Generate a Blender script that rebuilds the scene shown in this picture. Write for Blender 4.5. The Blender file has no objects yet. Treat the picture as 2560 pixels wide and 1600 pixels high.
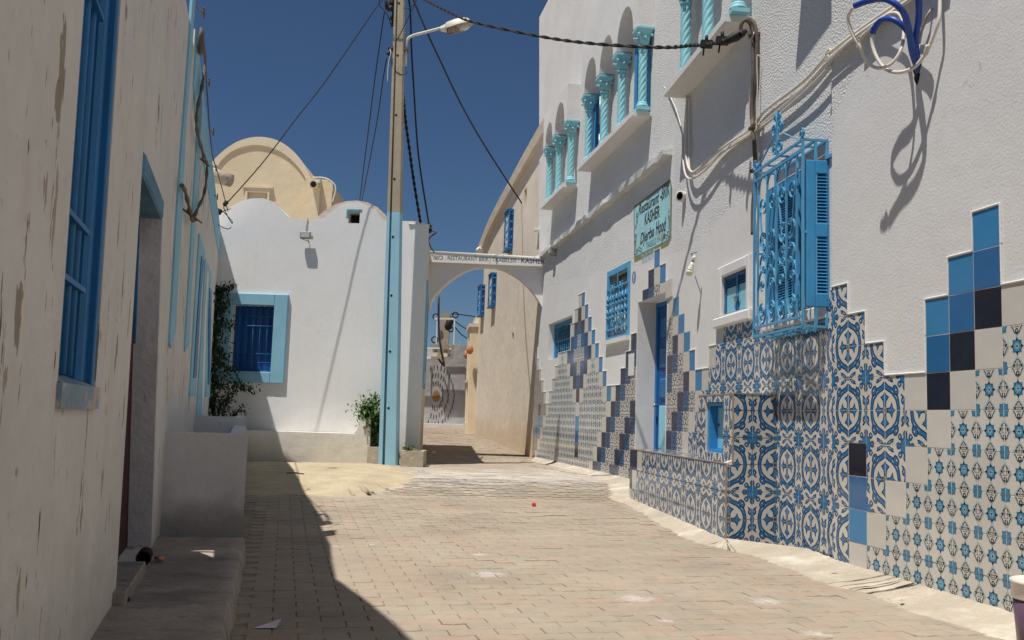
# Whitewashed street with a tiled restaurant, a lamp pole and an arch over an alley.
# Units are metres.  X runs right along the far wall, Y into the street, Z up; the paving by the camera is near Z = 0.
import bpy, math, random
from math import sin, cos, pi, radians
from mathutils import Matrix, Vector
random.seed(7)
S = bpy.context.scene
COL = S.collection

# ------------------------------------------------------------------ camera, sky, sun, exposure
PITCH, ROLL = radians(5.959), radians(1.877)
cp, sp, cr, sr = cos(PITCH), sin(PITCH), cos(ROLL), sin(ROLL)
cam = bpy.data.cameras.new('camera'); cam.sensor_width = 36; cam.lens = 32.716; cam.clip_start = .05; cam.clip_end = 2000
co = bpy.data.objects.new('camera', cam); COL.objects.link(co); S.camera = co
co.matrix_world = Matrix(((cr, -sr, 0, 0), (-sr*sp, -cr*sp, -cp, 0), (sr*cp, cr*cp, -sp, .88), (0, 0, 0, 1)))
SUN = Vector((.265, .265, -1)).normalized()
wd = bpy.data.worlds.new('World'); S.world = wd; wd.use_nodes = True
nt = wd.node_tree; nt.nodes.clear()
sky = nt.nodes.new('ShaderNodeTexSky'); sky.sky_type = 'NISHITA'; sky.sun_disc = False
sky.sun_elevation = radians(69.4); sky.sun_rotation = radians(225)
sky.altitude = 300; sky.air_density = 1.0; sky.dust_density = 0; sky.ozone_density = 10.0
bg = nt.nodes.new('ShaderNodeBackground'); bg.inputs[1].default_value = .05
wo = nt.nodes.new('ShaderNodeOutputWorld')
nt.links.new(sky.outputs[0], bg.inputs[0]); nt.links.new(bg.outputs[0], wo.inputs[0])
sl = bpy.data.lights.new('sun', 'SUN'); sl.energy = 5; sl.angle = radians(.53); sl.color = (1, .965, .905)
so = bpy.data.objects.new('sun', sl); COL.objects.link(so); so.rotation_euler = SUN.to_track_quat('-Z', 'Y').to_euler(); so.location = (-6, -4, 20)
S.view_settings.view_transform = 'Standard'; S.view_settings.look = 'None'; S.view_settings.gamma = 1
S.view_settings.use_curve_mapping = False; S.view_settings.exposure = 0

# ------------------------------------------------------------------ helpers
class Frame:
    """a wall's own axes: x along the wall (to the right seen from the street), y up, z out of the wall"""
    def __init__(s, ox, oy, dx, dy, tilt=0.):
        l = math.hypot(dx, dy); dx /= l; dy /= l
        s.m = Matrix(((dx, 0, dy, ox), (dy, 0, -dx, oy), (0, 1, 0, 0), (0, 0, 0, 1))); s.tilt = tilt
    def p(s, u, v, n=0.): return s.m @ Vector((u, v, n - s.tilt*(v-.09)))
WORLD = None
WM = {}
class MB:
    def __init__(s): s.v = []; s.f = []; s.mi = []; s.sm = []
    def add(s, vs, fs, mi=0, sm=False):
        o = len(s.v); s.v += [tuple(v) for v in vs]
        for f in fs: s.f.append([i+o for i in f]); s.mi.append(mi); s.sm.append(sm)
        return s
    def box(s, x0, x1, y0, y1, z0, z1, mi=0):
        return s.add([(x0,y0,z0),(x1,y0,z0),(x1,y1,z0),(x0,y1,z0),(x0,y0,z1),(x1,y0,z1),(x1,y1,z1),(x0,y1,z1)],
                     [(3,2,1,0),(4,5,6,7),(0,1,5,4),(1,2,6,5),(2,3,7,6),(3,0,4,7)], mi)
    def bbox(s, x0, x1, y0, y1, z0, z1, b=.004, mi=0):
        """box with its front (z1) edges bevelled"""
        return s.add([(x0,y0,z0),(x1,y0,z0),(x1,y1,z0),(x0,y1,z0),(x0,y0,z1-b),(x1,y0,z1-b),(x1,y1,z1-b),(x0,y1,z1-b),
                      (x0+b,y0+b,z1),(x1-b,y0+b,z1),(x1-b,y1-b,z1),(x0+b,y1-b,z1)],
                     [(3,2,1,0),(0,1,5,4),(1,2,6,5),(2,3,7,6),(3,0,4,7),(4,5,9,8),(5,6,10,9),(6,7,11,10),(7,4,8,11),(8,9,10,11)], mi)
    def prism(s, poly, z0, z1, mi=0, inset=0.):
        a = sum(poly[i-1][0]*poly[i][1]-poly[i][0]*poly[i-1][1] for i in range(len(poly)))
        if a < 0: poly = poly[::-1]
        n = len(poly)
        return s.add([(x,y,z0) for x,y in poly]+[(x,y,z1) for x,y in poly],
                     [list(range(n))[::-1], [i+n for i in range(n)]]+[(i,(i+1)%n,(i+1)%n+n,i+n) for i in range(n)], mi)
    def quad(s, a, b, c, d, mi=0): return s.add([a,b,c,d], [(0,1,2,3)], mi)
    def tube(s, pts, r, seg=6, mi=0, cap=True, sm=True):
        pts = [Vector(p) for p in pts]; n = len(pts); vs = []; up = None
        for i, p in enumerate(pts):
            t = (pts[min(i+1,n-1)]-pts[max(i-1,0)]).normalized()
            if up is None: up = t.orthogonal().normalized()
            up = (up - t*up.dot(t))
            if up.length < 1e-6: up = t.orthogonal()
            up.normalize(); w = t.cross(up); rr = r[i] if isinstance(r, (list, tuple)) else r
            vs += [p + up*(rr*cos(2*pi*k/seg)) + w*(rr*sin(2*pi*k/seg)) for k in range(seg)]
        fs = [(i*seg+k, i*seg+(k+1)%seg, (i+1)*seg+(k+1)%seg, (i+1)*seg+k) for i in range(n-1) for k in range(seg)]
        s.add(vs, fs, mi, sm)
        if cap: o = len(s.v)-n*seg; s.f += [[o+k for k in range(seg)][::-1], [o+(n-1)*seg+k for k in range(seg)]]; s.mi += [mi, mi]; s.sm += [False, False]
        return s
    def bar(s, a, b, w, h, side=(0,0,1), mi=0):
        a, b = Vector(a), Vector(b); t = (b-a).normalized(); n = Vector(side); n = (n-t*n.dot(t)).normalized(); q = t.cross(n)
        vs = [p+q*(w/2*i)+n*(h/2*j) for p in (a, b) for i, j in ((-1,-1),(1,-1),(1,1),(-1,1))]
        return s.add(vs, [(3,2,1,0),(4,5,6,7),(0,1,5,4),(1,2,6,5),(2,3,7,6),(3,0,4,7)], mi)
    def flat(s, pts, w, h, side=(0,0,1), mi=0):
        """flat iron strip bent along pts; its broad side w lies along `side`, thickness h in the plane"""
        pts = [Vector(p) for p in pts]; n = len(pts); vs = []; sd = Vector(side).normalized()
        for i, p in enumerate(pts):
            t = (pts[min(i+1,n-1)]-pts[max(i-1,0)]).normalized(); q = t.cross(sd).normalized()
            vs += [p+q*(h/2*a)+sd*(w/2*b) for a, b in ((-1,-1),(1,-1),(1,1),(-1,1))]
        fs = [(i*4+k, i*4+(k+1)%4, i*4+4+(k+1)%4, i*4+4+k) for i in range(n-1) for k in range(4)] + [(3,2,1,0), tuple(n*4-4+k for k in range(4))]
        return s.add(vs, fs, mi)
    def lathe(s, prof, seg=16, c=(0,0,0), ax=(0,0,1), mi=0, mod=None, sm=True):
        """prof: list of (radius, height along ax)"""
        ax = Vector(ax).normalized(); e = ax.orthogonal().normalized(); g = ax.cross(e); c = Vector(c); vs = []
        for j, (r, h) in enumerate(prof):
            for k in range(seg):
                a = 2*pi*k/seg; rr = r*(mod(a, h) if mod else 1); vs.append(c+ax*h+e*(rr*cos(a))+g*(rr*sin(a)))
        n = len(prof); fs = [(j*seg+k, j*seg+(k+1)%seg, (j+1)*seg+(k+1)%seg, (j+1)*seg+k) for j in range(n-1) for k in range(seg)]
        s.add(vs, fs, mi, sm); o = len(s.v)-n*seg
        s.f += [[o+k for k in range(seg)][::-1], [o+(n-1)*seg+k for k in range(seg)]]; s.mi += [mi, mi]; s.sm += [False, False]
        return s
    def build(s, name, mats, parent=None, fr=None, center=True):
        tilt = fr.tilt if fr else 0.
        vs = [Vector(v) for v in s.v]
        if tilt: vs = [Vector((v.x, v.y, v.z-tilt*(v.y-.09))) for v in vs]
        m = fr.m.copy() if fr else Matrix()
        if center and vs:
            c = Vector([(min(v[i] for v in vs)+max(v[i] for v in vs))/2 for i in range(3)])
            vs = [v-c for v in vs]; m = m @ Matrix.Translation(c)
        me = bpy.data.meshes.new(name); me.from_pydata(vs, [], s.f)
        for q in (mats if isinstance(mats, (list, tuple)) else [mats]): me.materials.append(q)
        me.polygons.foreach_set('material_index', s.mi); me.polygons.foreach_set('use_smooth', s.sm); me.update()
        return place(name, me, m, parent)
def place(name, me, m, parent=None):
    o = bpy.data.objects.new(name, me); COL.objects.link(o); WM[o.name] = m.copy()
    if parent: o.parent = parent; o.matrix_basis = WM[parent.name].inverted() @ m
    else: o.matrix_basis = m
    return o
def tag(o, label=None, cat=None, group=None, kind=None):
    for k, v in (('label', label), ('category', cat), ('group', group), ('kind', kind)):
        if v: o[k] = v
    return o
def thing(name, label, cat, loc=(0,0,0), group=None):
    return tag(place(name, None, Matrix.Translation(Vector(loc))), label, cat, group)
def part_label(o, l): o['label'] = l; return o

def holes_panel(mb, us, vs, holes, mi=0, rmi=0, back=None):
    """sheet with rectangular openings; holes: (u0,u1,v0,v1,depth)"""
    U = sorted(set(us+[h[0] for h in holes]+[h[1] for h in holes])); V = sorted(set(vs+[h[2] for h in holes]+[h[3] for h in holes]))
    for i in range(len(U)-1):
        for j in range(len(V)-1):
            a, b = (U[i]+U[i+1])/2, (V[j]+V[j+1])/2
            if any(h[0] < a < h[1] and h[2] < b < h[3] for h in holes): continue
            mb.quad((U[i],V[j],0),(U[i+1],V[j],0),(U[i+1],V[j+1],0),(U[i],V[j+1],0), mi)
    for u0,u1,v0,v1,d in holes:
        mb.quad((u0,v0,0),(u0,v0,-d),(u0,v1,-d),(u0,v1,0),rmi); mb.quad((u1,v0,-d),(u1,v0,0),(u1,v1,0),(u1,v1,-d),rmi)
        mb.quad((u0,v0,-d),(u0,v0,0),(u1,v0,0),(u1,v0,-d),rmi); mb.quad((u0,v1,0),(u0,v1,-d),(u1,v1,-d),(u1,v1,0),rmi)

# ------------------------------------------------------------------ materials
def N(t, kind, **kw):
    n = t.nodes.new(kind)
    for k, v in kw.items(): setattr(n, k, v)
    return n
def noise(t, vec, scale, detail=4., rough=.55):
    n = N(t, 'ShaderNodeTexNoise'); n.inputs['Scale'].default_value = scale; n.inputs['Detail'].default_value = detail
    n.inputs['Roughness'].default_value = rough; t.links.new(vec, n.inputs['Vector']); return n.outputs['Fac']
def mapr(t, f, a, b, c=0., d=1.):
    n = N(t, 'ShaderNodeMapRange'); t.links.new(f, n.inputs[0])
    for i, v in enumerate((a, b, c, d)): n.inputs[1+i].default_value = v
    return n.outputs[0]
def math_(t, op, a, b=None):
    n = N(t, 'ShaderNodeMath', operation=op)
    for i, x in enumerate((a, b)):
        if x is None: continue
        if isinstance(x, (int, float)): n.inputs[i].default_value = x
        else: t.links.new(x, n.inputs[i])
    return n.outputs[0]
def mixc(t, f, a, b, mode='MIX'):
    n = N(t, 'ShaderNodeMix', data_type='RGBA', blend_type=mode)
    for i, x in ((0, f), (6, a), (7, b)):
        if isinstance(x, (int, float)): n.inputs[i].default_value = x
        elif isinstance(x, tuple): n.inputs[i].default_value = x if len(x) == 4 else x+(1,)
        else: t.links.new(x, n.inputs[i])
    return n.outputs[2]
def mat(name, col, rough=.85, spec=.25, var=.1, vs=2.5, bump=0., bs=80., bump2=0., bs2=6., stains=(), rnd=0., island=False, world=False, metal=0., low=None, crack=0.):
    """stains: (colour, (sx,sy,sz), threshold, softness, strength); low: (colour, z0, z1) splash-back dirt that fades upward"""
    m = bpy.data.materials.new(name); m.use_nodes = True; t = m.node_tree; b = t.nodes['Principled BSDF']
    b.inputs['Roughness'].default_value = rough; b.inputs['Specular IOR Level'].default_value = spec; b.inputs['Metallic'].default_value = metal
    vec = N(t, 'ShaderNodeNewGeometry').outputs['Position'] if world else N(t, 'ShaderNodeTexCoord').outputs['Object']
    c = None
    if var:
        n1 = noise(t, vec, vs, 6.); f = mapr(t, n1, .3, .7, 1-var, 1+var)
        n2 = noise(t, vec, vs*11, 3.); f = math_(t, 'MULTIPLY', f, mapr(t, n2, .3, .7, 1-var*.4, 1+var*.4))
        if rnd:
            r = N(t, 'ShaderNodeObjectInfo').outputs['Random']
            if island: r = math_(t, 'FRACT', math_(t, 'ADD', r, N(t, 'ShaderNodeNewGeometry').outputs['Random Per Island']))
            f = math_(t, 'MULTIPLY', f, mapr(t, r, 0, 1, 1-rnd, 1+rnd))
        c = mixc(t, 1., col, f, 'MULTIPLY')
    else: c = mixc(t, 0., col, col)
    for sc, ss, thr, soft, st in stains:
        mp = N(t, 'ShaderNodeMapping'); mp.inputs['Scale'].default_value = ss; t.links.new(vec, mp.inputs['Vector'])
        f = mapr(t, noise(t, mp.outputs[0], 1., 5., .6), thr, thr+soft, 0, st); c = mixc(t, f, c, sc)
    if crack:
        w = noise(t, vec, 1.7, 4., .6); f = mapr(t, math_(t, 'ABSOLUTE', math_(t, 'SUBTRACT', w, .52)), .0015, .0045, crack, 0); f = math_(t, 'MULTIPLY', f, mapr(t, noise(t, vec, .9, 2.), .54, .62, 0, 1)); c = mixc(t, f, c, (.2,.17,.14))
    if low:
        g = N(t, 'ShaderNodeSeparateXYZ'); t.links.new(N(t, 'ShaderNodeNewGeometry').outputs['Position'], g.inputs[0])
        f = mapr(t, math_(t, 'ADD', g.outputs[2], math_(t, 'MULTIPLY', noise(t, vec, 5., 5.), -(low[2]-low[1])*1.2)), low[1]-.3*(low[2]-low[1]), low[2]-.6*(low[2]-low[1]), low[3], 0); c = mixc(t, f, c, low[0])
    t.links.new(c, b.inputs['Base Color'])
    if bump or bump2:
        h = None; bn = N(t, 'ShaderNodeBump'); bn.inputs['Strength'].default_value = 1.
        h = math_(t, 'MULTIPLY', noise(t, vec, bs, 3., .6), bump)
        if bump2: h = math_(t, 'ADD', h, math_(t, 'MULTIPLY', noise(t, vec, bs2, 2.), bump2))
        bn.inputs['Distance'].default_value = 1.; t.links.new(h, bn.inputs['Height']); t.links.new(bn.outputs[0], b.inputs['Normal'])
    return m
WHITE = (.70, .69, .675)
M_wall = mat('white_limewash', WHITE, .9, .15, .05, 1.2, .003, 55, .006, 4, stains=[((.5,.46,.4), (1.2,.5,1.2), .62, .2, .35), ((.42,.4,.36), (9,1.1,9), .68, .1, .3)])
M_rough = mat('roughcast_whitewash', WHITE, .95, .1, .06, 1.5, .017, 58, .006, 4, stains=[((.5,.47,.42), (1.2,.6,1.2), .62, .2, .3), ((.46,.39,.31), (7,.5,7), .68, .1, .3)])
M_smooth = mat('smooth_whitewash', (.7,.69,.675), .9, .15, .045, 1., .0022, 60, .0045, 3, stains=[((.55,.51,.46), (1.5,.4,1.5), .6, .2, .35), ((.46,.39,.31), (7,.45,7), .69, .1, .3), ((.3,.27,.24), (60,60,60), .77, .02, .6)], crack=.28)
M_peel = mat('peeling_whitewash', (.63,.605,.575), .9, .12, .07, 1.5, .003, 70, .016, 5,
    stains=[((.5,.44,.38), (3,.6,3), .56, .2, .5), ((.36,.30,.235), (10,2.6,10), .645, .012, .9), ((.07,.06,.05), (17,2.6,17), .665, .01, .9), ((.27,.225,.165), (4.2,1.5,4.2), .64, .008, .9), ((.05,.045,.04), (30,9,30), .70, .01, .8)], low=((.33,.29,.235), .0, .5, .35))
M_endwall = mat('white_house_wall', (.80,.79,.78), .9, .15, .04, 1., .002, 60, .004, 2.5, crack=.14, stains=[((.6,.54,.44), (7,.25,7), .6, .18, .32), ((.5,.46,.4), (1,1,1), .66, .2, .25)], low=((.6,.54,.44), .1, .9, .4))
M_band = mat('pale_blue_paint', (.255,.50,.64), .7, .25, .08, 3, .002, 90, 0, 5, stains=[((.55,.6,.6), (14,3,14), .72, .05, .5)])
M_turq = mat('turquoise_paint', (.28,.60,.67), .55, .35, .06, 5, .002, 120, 0, 5, stains=[((.14,.3,.38), (20,12,20), .7, .06, .5)])
M_blue = mat('bright_blue_paint', (.045,.27,.53), .5, .35, .09, 6, .001, 150, stains=[((.16,.38,.56), (9,3,9), .6, .2, .35)])
M_cage = mat('grille_blue_paint', (.10,.34,.56), .5, .35, .1, 8, .001, 200, stains=[((.25,.46,.6), (18,18,18), .62, .15, .35), ((.2,.12,.07), (35,35,35), .76, .03, .7)])
M_deep = mat('deep_blue_paint', (.012,.13,.33), .5, .35, .1, 6, .001, 150, stains=[((.05,.16,.3), (30,8,30), .68, .08, .4)])
M_navy = mat('dark_blue_paint', (.008,.075,.28), .5, .35, .08, 6, .001, 150)
M_sky = mat('light_blue_panel', (.24,.56,.70), .4, .4, .05, 3, .001, 60)
M_poleblue = mat('pole_blue_paint', (.32,.56,.68), .7, .25, .06, 4, .004, 90, stains=[((.05,.09,.1), (26,26,26), .745, .02, .8)], world=True)
M_conc = mat('pole_concrete', (.42,.36,.27), .9, .15, .1, 4, .004, 90, stains=[((.27,.23,.17), (12,12,2), .6, .1, .5)], world=True)
M_cream = mat('cream_plaster', (.70,.59,.405), .92, .12, .06, 1.5, .003, 50, .01, 4, stains=[((.5,.36,.2), (4,4,.5), .64, .12, .4)], world=True)
M_beige = mat('beige_plaster', (.67,.60,.51), .92, .12, .06, 1.2, .003, 50, .012, 4, stains=[((.45,.37,.28), (2.5,2.5,.5), .6, .15, .45), ((.3,.25,.2), (3,3,2), .72, .03, .6)], world=True, low=((.5,.36,.2), .15, 1.0, .6))
M_greyw = mat('grey_render', (.40,.385,.38), .95, .1, .14, 2.5, .006, 30, .03, 3, world=True)
M_cem = mat('cement_block', (.44,.38,.29), .95, .1, .15, 5, .006, 60, .01, 9, stains=[((.6,.56,.5), (6,6,6), .6, .1, .6)], world=True)
M_apron = mat('cement_skirt', (.46,.40,.315), .95, .1, .16, 3, .006, 60, .02, 7, crack=.8, stains=[((.3,.24,.17), (9,9,9), .7, .03, .6), ((.7,.66,.58), (3,3,3), .56, .12, .5)], world=True)
M_bench = mat('bench_whitewash', (.74,.71,.66), .92, .12, .06, 2, .003, 60, .01, 5, stains=[((.5,.42,.31), (3,3,1.5), .6, .15, .35)], world=True, low=((.52,.45,.34), .1, .6, .5))
M_planter = mat('grey_whitewash', (.66,.65,.65), .92, .12, .06, 2, .003, 60, .012, 4, stains=[((.3,.28,.25), (14,14,5), .7, .05, .5)], world=True, low=((.22,.2,.18), .05, .4, .7))
M_ledge = mat('worn_ledge_cement', (.34,.29,.24), .95, .1, .2, 3, .005, 60, .015, 8, stains=[((.20,.185,.165), (2.6,5,2.6), .5, .12, .8), ((.12,.1,.08), (9,22,9), .64, .03, .6), ((.55,.5,.42), (40,40,40), .72, .03, .7)], world=True)
M_lav = mat('lavender_whitewash', (.52,.51,.55), .9, .12, .12, 4, .004, 40, .012, 8, stains=[((.66,.64,.6), (5,3,5), .52, .1, .6), ((.28,.24,.2), (12,6,12), .68, .03, .7)])
M_grout = mat('tile_grout', (.56,.52,.46), .95, .1, .1, 20)
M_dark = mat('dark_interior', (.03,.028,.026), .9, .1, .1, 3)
M_black = mat('black_cable', (.018,.017,.016), .6, .3, .15, 20)
M_greyc = mat('weathered_conduit', (.13,.105,.085), .75, .25, .25, 8, .001, 80, stains=[((.3,.27,.2), (20,6,20), .6, .1, .6)])
M_whitec = mat('white_conduit', (.66,.61,.53), .6, .3, .1, 9, stains=[((.4,.28,.17), (9,9,9), .66, .06, .6)])
M_hose = mat('blue_hose', (.015,.06,.33), .4, .45, .05, 9)
M_lampw = mat('lamp_metal', (.62,.585,.5), .5, .4, .1, 6, stains=[((.36,.22,.12), (12,12,12), .68, .05, .6)])
M_glass = mat('milky_glass', (.55,.52,.46), .15, .5, .05, 5)
M_bulb = mat('bulb_plastic', (.72,.66,.48), .35, .5, .03, 5)
M_metal = mat('dull_metal', (.35,.34,.32), .4, .5, .1, 10, metal=.6)
M_rust = mat('rusty_iron', (.16,.08,.045), .85, .2, .3, 12)
M_wood = mat('weathered_wood', (.42,.33,.25), .9, .15, .25, 9, .004, 60)
M_stone = mat('spout_stone', (.45,.38,.3), .95, .1, .3, 18, .01, 50)
M_leaf = mat('leaf_green', (.065,.13,.025), .55, .35, .25, 9, rnd=.35, island=True)
M_leafd = mat('ivy_dark_green', (.022,.045,.016), .6, .3, .25, 9, rnd=.4, island=True)
M_twig = mat('twig_brown', (.14,.1,.065), .9, .1, .2, 12)
M_terra = mat('terracotta', (.48,.22,.12), .8, .2, .1, 9)
M_paint = mat('sign_black_paint', (.035,.03,.03), .6, .3, .1, 20)
M_signb = mat('sign_turquoise_ground', (.36,.64,.69), .75, .25, .1, 4, .009, 42, stains=[((.40,.6,.62), (26,26,26), .6, .1, .5)])
M_signg = mat('sign_olive_border', (.22,.24,.12), .75, .25, .12, 6, .006, 42)
M_ink = mat('sign_blue_letters', (.05,.095,.19), .5, .35, .05, 9)
M_board = mat('white_signboard', (.80,.775,.70), .45, .4, .03, 3)
M_grey = mat('faded_grey_letters', (.12,.2,.22), .8, .2, .3, 30)
M_faint = mat('faint_blue_letters', (.35,.52,.60), .8, .2, .2, 30)
M_fb = mat('faded_blue_mark', (.12,.2,.34), .7, .2, .1, 9)
M_brownp = mat('brown_window_pane', (.16,.115,.08), .2, .5, .15, 2)
M_greenish = mat('dusty_mesh', (.03,.13,.16), .8, .2, .5, 22, .004, 60)
M_red = mat('red_scrap', (.45,.02,.02), .7, .2, .1, 20)
M_paper = mat('white_paper', (.66,.65,.66), .8, .2, .05, 9)
M_lidw = mat('bucket_white_plastic', (.70,.67,.60), .35, .45, .03, 6)
M_violet = mat('bucket_violet_plastic', (.13,.075,.12), .35, .45, .1, 6)
M_soil = mat('planter_soil', (.1,.075,.05), .95, .1, .3, 12, .01, 40)
# glazes
def glaze(name, c, r=.10, rnd=.05): return mat(name, c, r, .5, .03, 9, 0, 80, .0012, 7, rnd=rnd)
G_w = glaze('glaze_white', (.60,.575,.53)); G_mb = glaze('glaze_mid_blue', (.045,.215,.44)); G_db = glaze('glaze_dark_blue', (.026,.125,.31))
G_k = glaze('glaze_black_blue', (.010,.011,.026)); G_br = glaze('glaze_brown', (.06,.045,.045))
P_nav = glaze('print_navy', (.008,.022,.075)); P_blu = glaze('print_blue', (.03,.145,.32)); P_bri = glaze('print_bright_blue', (.028,.18,.40))
P_lt = glaze('print_light_blue', (.055,.24,.38)); P_pale = glaze('print_pale', (.36,.48,.49)); P_star = glaze('print_star_blue', (.03,.17,.33)); P_blk = glaze('print_black', (.02,.018,.02)); P_wht = glaze('print_white', (.62,.60,.56))
G_dam = glaze('glaze_damask_blue', (.055,.15,.29)); G_dan = glaze('glaze_damask_navy', (.05,.065,.115)); G_tan = glaze('glaze_stone', (.36,.33,.285)); P_tan = glaze('print_stone_dark', (.17,.155,.14))
# paving: tan, grey and pinkish concrete blocks, dusted with sand and splashed white near the far wall
def paver_mat():
    m = mat('paving_block', (.35,.29,.225), .93, .12, .14, 1.1, .0035, 70, .004, 12, world=True)
    t = m.node_tree; b = t.nodes['Principled BSDF']; src = b.inputs['Base Color'].links[0].from_socket
    r = math_(t, 'FRACT', math_(t, 'ADD', N(t, 'ShaderNodeObjectInfo').outputs['Random'], N(t, 'ShaderNodeNewGeometry').outputs['Random Per Island']))
    ramp = N(t, 'ShaderNodeValToRGB'); e = ramp.color_ramp.elements
    e[0].position = 0; e[0].color = (.80,.86,.92,1); e[1].position = 1; e[1].color = (1.12,.82,.80,1)
    for p, c in ((.35, (.95,.98,1,1)), (.6, (1.08,1.04,1,1)), (.86, (1.05,.95,.93,1))): q = e.new(p); q.color = c
    t.links.new(r, ramp.inputs[0]); c = mixc(t, .4, src, ramp.outputs[0], 'MULTIPLY')
    pos = N(t, 'ShaderNodeNewGeometry').outputs['Position']
    c = mixc(t, mapr(t, noise(t, pos, 1.6, 6., .65), .42, .66, 0, .65), c, (.40,.335,.255))
    c = mixc(t, mapr(t, noise(t, pos, 22., 5., .7), .685, .72, 0, .75), c, (.68,.65,.6))
    mp = N(t, 'ShaderNodeMapping'); mp.inputs['Scale'].default_value = (2.2, 7, 1); t.links.new(pos, mp.inputs['Vector'])
    g = N(t, 'ShaderNodeSeparateXYZ'); t.links.new(pos, g.inputs[0])
    y = math_(t, 'ADD', g.outputs[1], math_(t, 'MULTIPLY', g.outputs[0], -.35))
    band = math_(t, 'MULTIPLY', mapr(t, y, 9.6, 11.2, 0, 1), mapr(t, y, 12.3, 14., 1, 0))
    f = math_(t, 'MULTIPLY', band, mapr(t, noise(t, mp.outputs[0], 1., 6., .7), .42, .62, 0, .85)); c = mixc(t, f, c, (.66,.63,.58))
    for (px_, py_, _), r_ in (((-0.085, 5.339, 0), .17), ((-0.164, 6.095, 0.01), .09), ((-0.895, 6.361, 0.02), .06), ((-1.1, 6.234, 0.03), .06), ((0.664, 4.773, 0), .16), ((1.325, 4.799, 0), .15), ((0.721, 4.268, 0), .07), ((1.353, 4.103, 0), .10)):
        d = N(t, 'ShaderNodeVectorMath', operation='DISTANCE'); t.links.new(pos, d.inputs[0]); d.inputs[1].default_value = (px_, py_, 0)
        f = math_(t, 'ADD', math_(t, 'DIVIDE', d.outputs['Value'], r_), math_(t, 'MULTIPLY', noise(t, pos, 26., 6., .75), 2.2)); c = mixc(t, mapr(t, f, 1.25, 1.75, .4, 0), c, (.72,.70,.66))
    t.links.new(c, b.inputs['Base Color']); return m
M_pav = paver_mat()
M_joint = mat('joint_sand', (.33,.27,.2), .97, .1, .2, 3, .003, 90, stains=[((.5,.44,.35), (3,3,3), .55, .15, .5)], world=True)
M_sand = mat('loose_sand', (.48,.40,.275), .98, .05, .14, 4, .006, 120, .012, 8, stains=[((.6,.55,.47), (5,9,5), .62, .1, .4)], world=True)

# ------------------------------------------------------------------ frames of the walls
FR3 = Frame(1.0585, 13.3952, sin(radians(10.4008)), -cos(radians(10.4008)))     # far half of the restaurant wall
FM = Frame(1.6902, 10.0189, sin(radians(6.3034)), -cos(radians(6.3034)))        # middle, right of the door
FR1 = Frame(2.0918, 6.0364, sin(radians(9.9884)), -cos(radians(9.9884)))        # near end, by the camera
FL = Frame(-1.975, 5.31, -.285, 1, .012)                                        # old house on the left (leans back a little)
FE = Frame(0, 13.7, 1, 0)                                                       # white vaulted house facing the camera
FAR = Frame(0, 16.3, 1, 0)                                                      # arch over the alley
FA = Frame(-1.29, 13.7, -.21, 2.6)                                              # its side wall in the alley
FB = Frame(-.9, 24.0, 1.33, -7.1)                                               # beige house in the alley
FPN = Frame(1.611, 6.909, .9403, .3403)                                         # front of the tiled counter
FK = Frame(1.611, 6.909, sin(radians(6.3034)), -cos(radians(6.3034)))           # street side of the counter
FK2 = Frame(1.662, 6.928, sin(radians(6.3034)), -cos(radians(6.3034)))          # street side of its upper box
def lerp(tab, x):
    if x <= tab[0][0]: return tab[0][1]
    for (a, p), (b, q) in zip(tab, tab[1:]):
        if x <= b: return p+(q-p)*(x-a)/(b-a)
    return tab[-1][1]
GZ = [(7.2,0),(9.8,.04),(11,.145),(12.5,.155),(16.5,.15),(25,.49),(29,.54),(60,.6)]
def gz(y): return lerp(GZ, y)
def smooth(pts, k=6, closed=False):
    """Catmull-Rom through the points"""
    P = [Vector(p) for p in pts]; n = len(P); out = []
    for i in range(n-1 if not closed else n):
        a = P[i-1] if i or closed else P[0]; b = P[i]; c = P[(i+1) % n]; d = P[(i+2) % n] if (closed or i+2 < n) else c
        for j in range(k):
            t = j/k; out.append(.5*((2*b)+(c-a)*t+(2*a-5*b+4*c-d)*t*t+(3*b-a-3*c+d)*t**3))
    if not closed: out.append(P[-1])
    return out
def profile_wall(mb, prof, holes=(), mi=0, rmi=0, cap=None, cmi=0):
    """wall sheet between bottom and top lines; prof: [(u, bottom, top)], holes: (u0,u1,v0,v1,depth); cap: depth of the flat top"""
    bt = [(p[0], p[1]) for p in prof]; tp = [(p[0], p[2]) for p in prof]
    U = sorted(set([p[0] for p in prof]+[h[0] for h in holes]+[h[1] for h in holes]))
    for a, b in zip(U, U[1:]):
        m = (a+b)/2; hs = sorted([h for h in holes if h[0] < m < h[1]], key=lambda h: h[2])
        lo0, lo1 = lerp(bt, a), lerp(bt, b)
        for h in hs:
            mb.quad((a,lo0,0),(b,lo1,0),(b,h[2],0),(a,h[2],0), mi); lo0 = lo1 = h[3]
        mb.quad((a,lo0,0),(b,lo1,0),(b,lerp(tp,b),0),(a,lerp(tp,a),0), mi)
        if cap: mb.quad((a,lerp(tp,a),0),(b,lerp(tp,b),0),(b,lerp(tp,b),-cap),(a,lerp(tp,a),-cap), cmi)
    for u0,u1,v0,v1,d in holes:
        if d <= 0: continue
        mb.quad((u0,v0,0),(u0,v0,-d),(u0,v1,-d),(u0,v1,0),rmi); mb.quad((u1,v0,-d),(u1,v0,0),(u1,v1,0),(u1,v1,-d),rmi)
        mb.quad((u0,v0,-d),(u0,v0,0),(u1,v0,0),(u1,v0,-d),rmi); mb.quad((u0,v1,0),(u0,v1,-d),(u1,v1,-d),(u1,v1,0),rmi)

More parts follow.
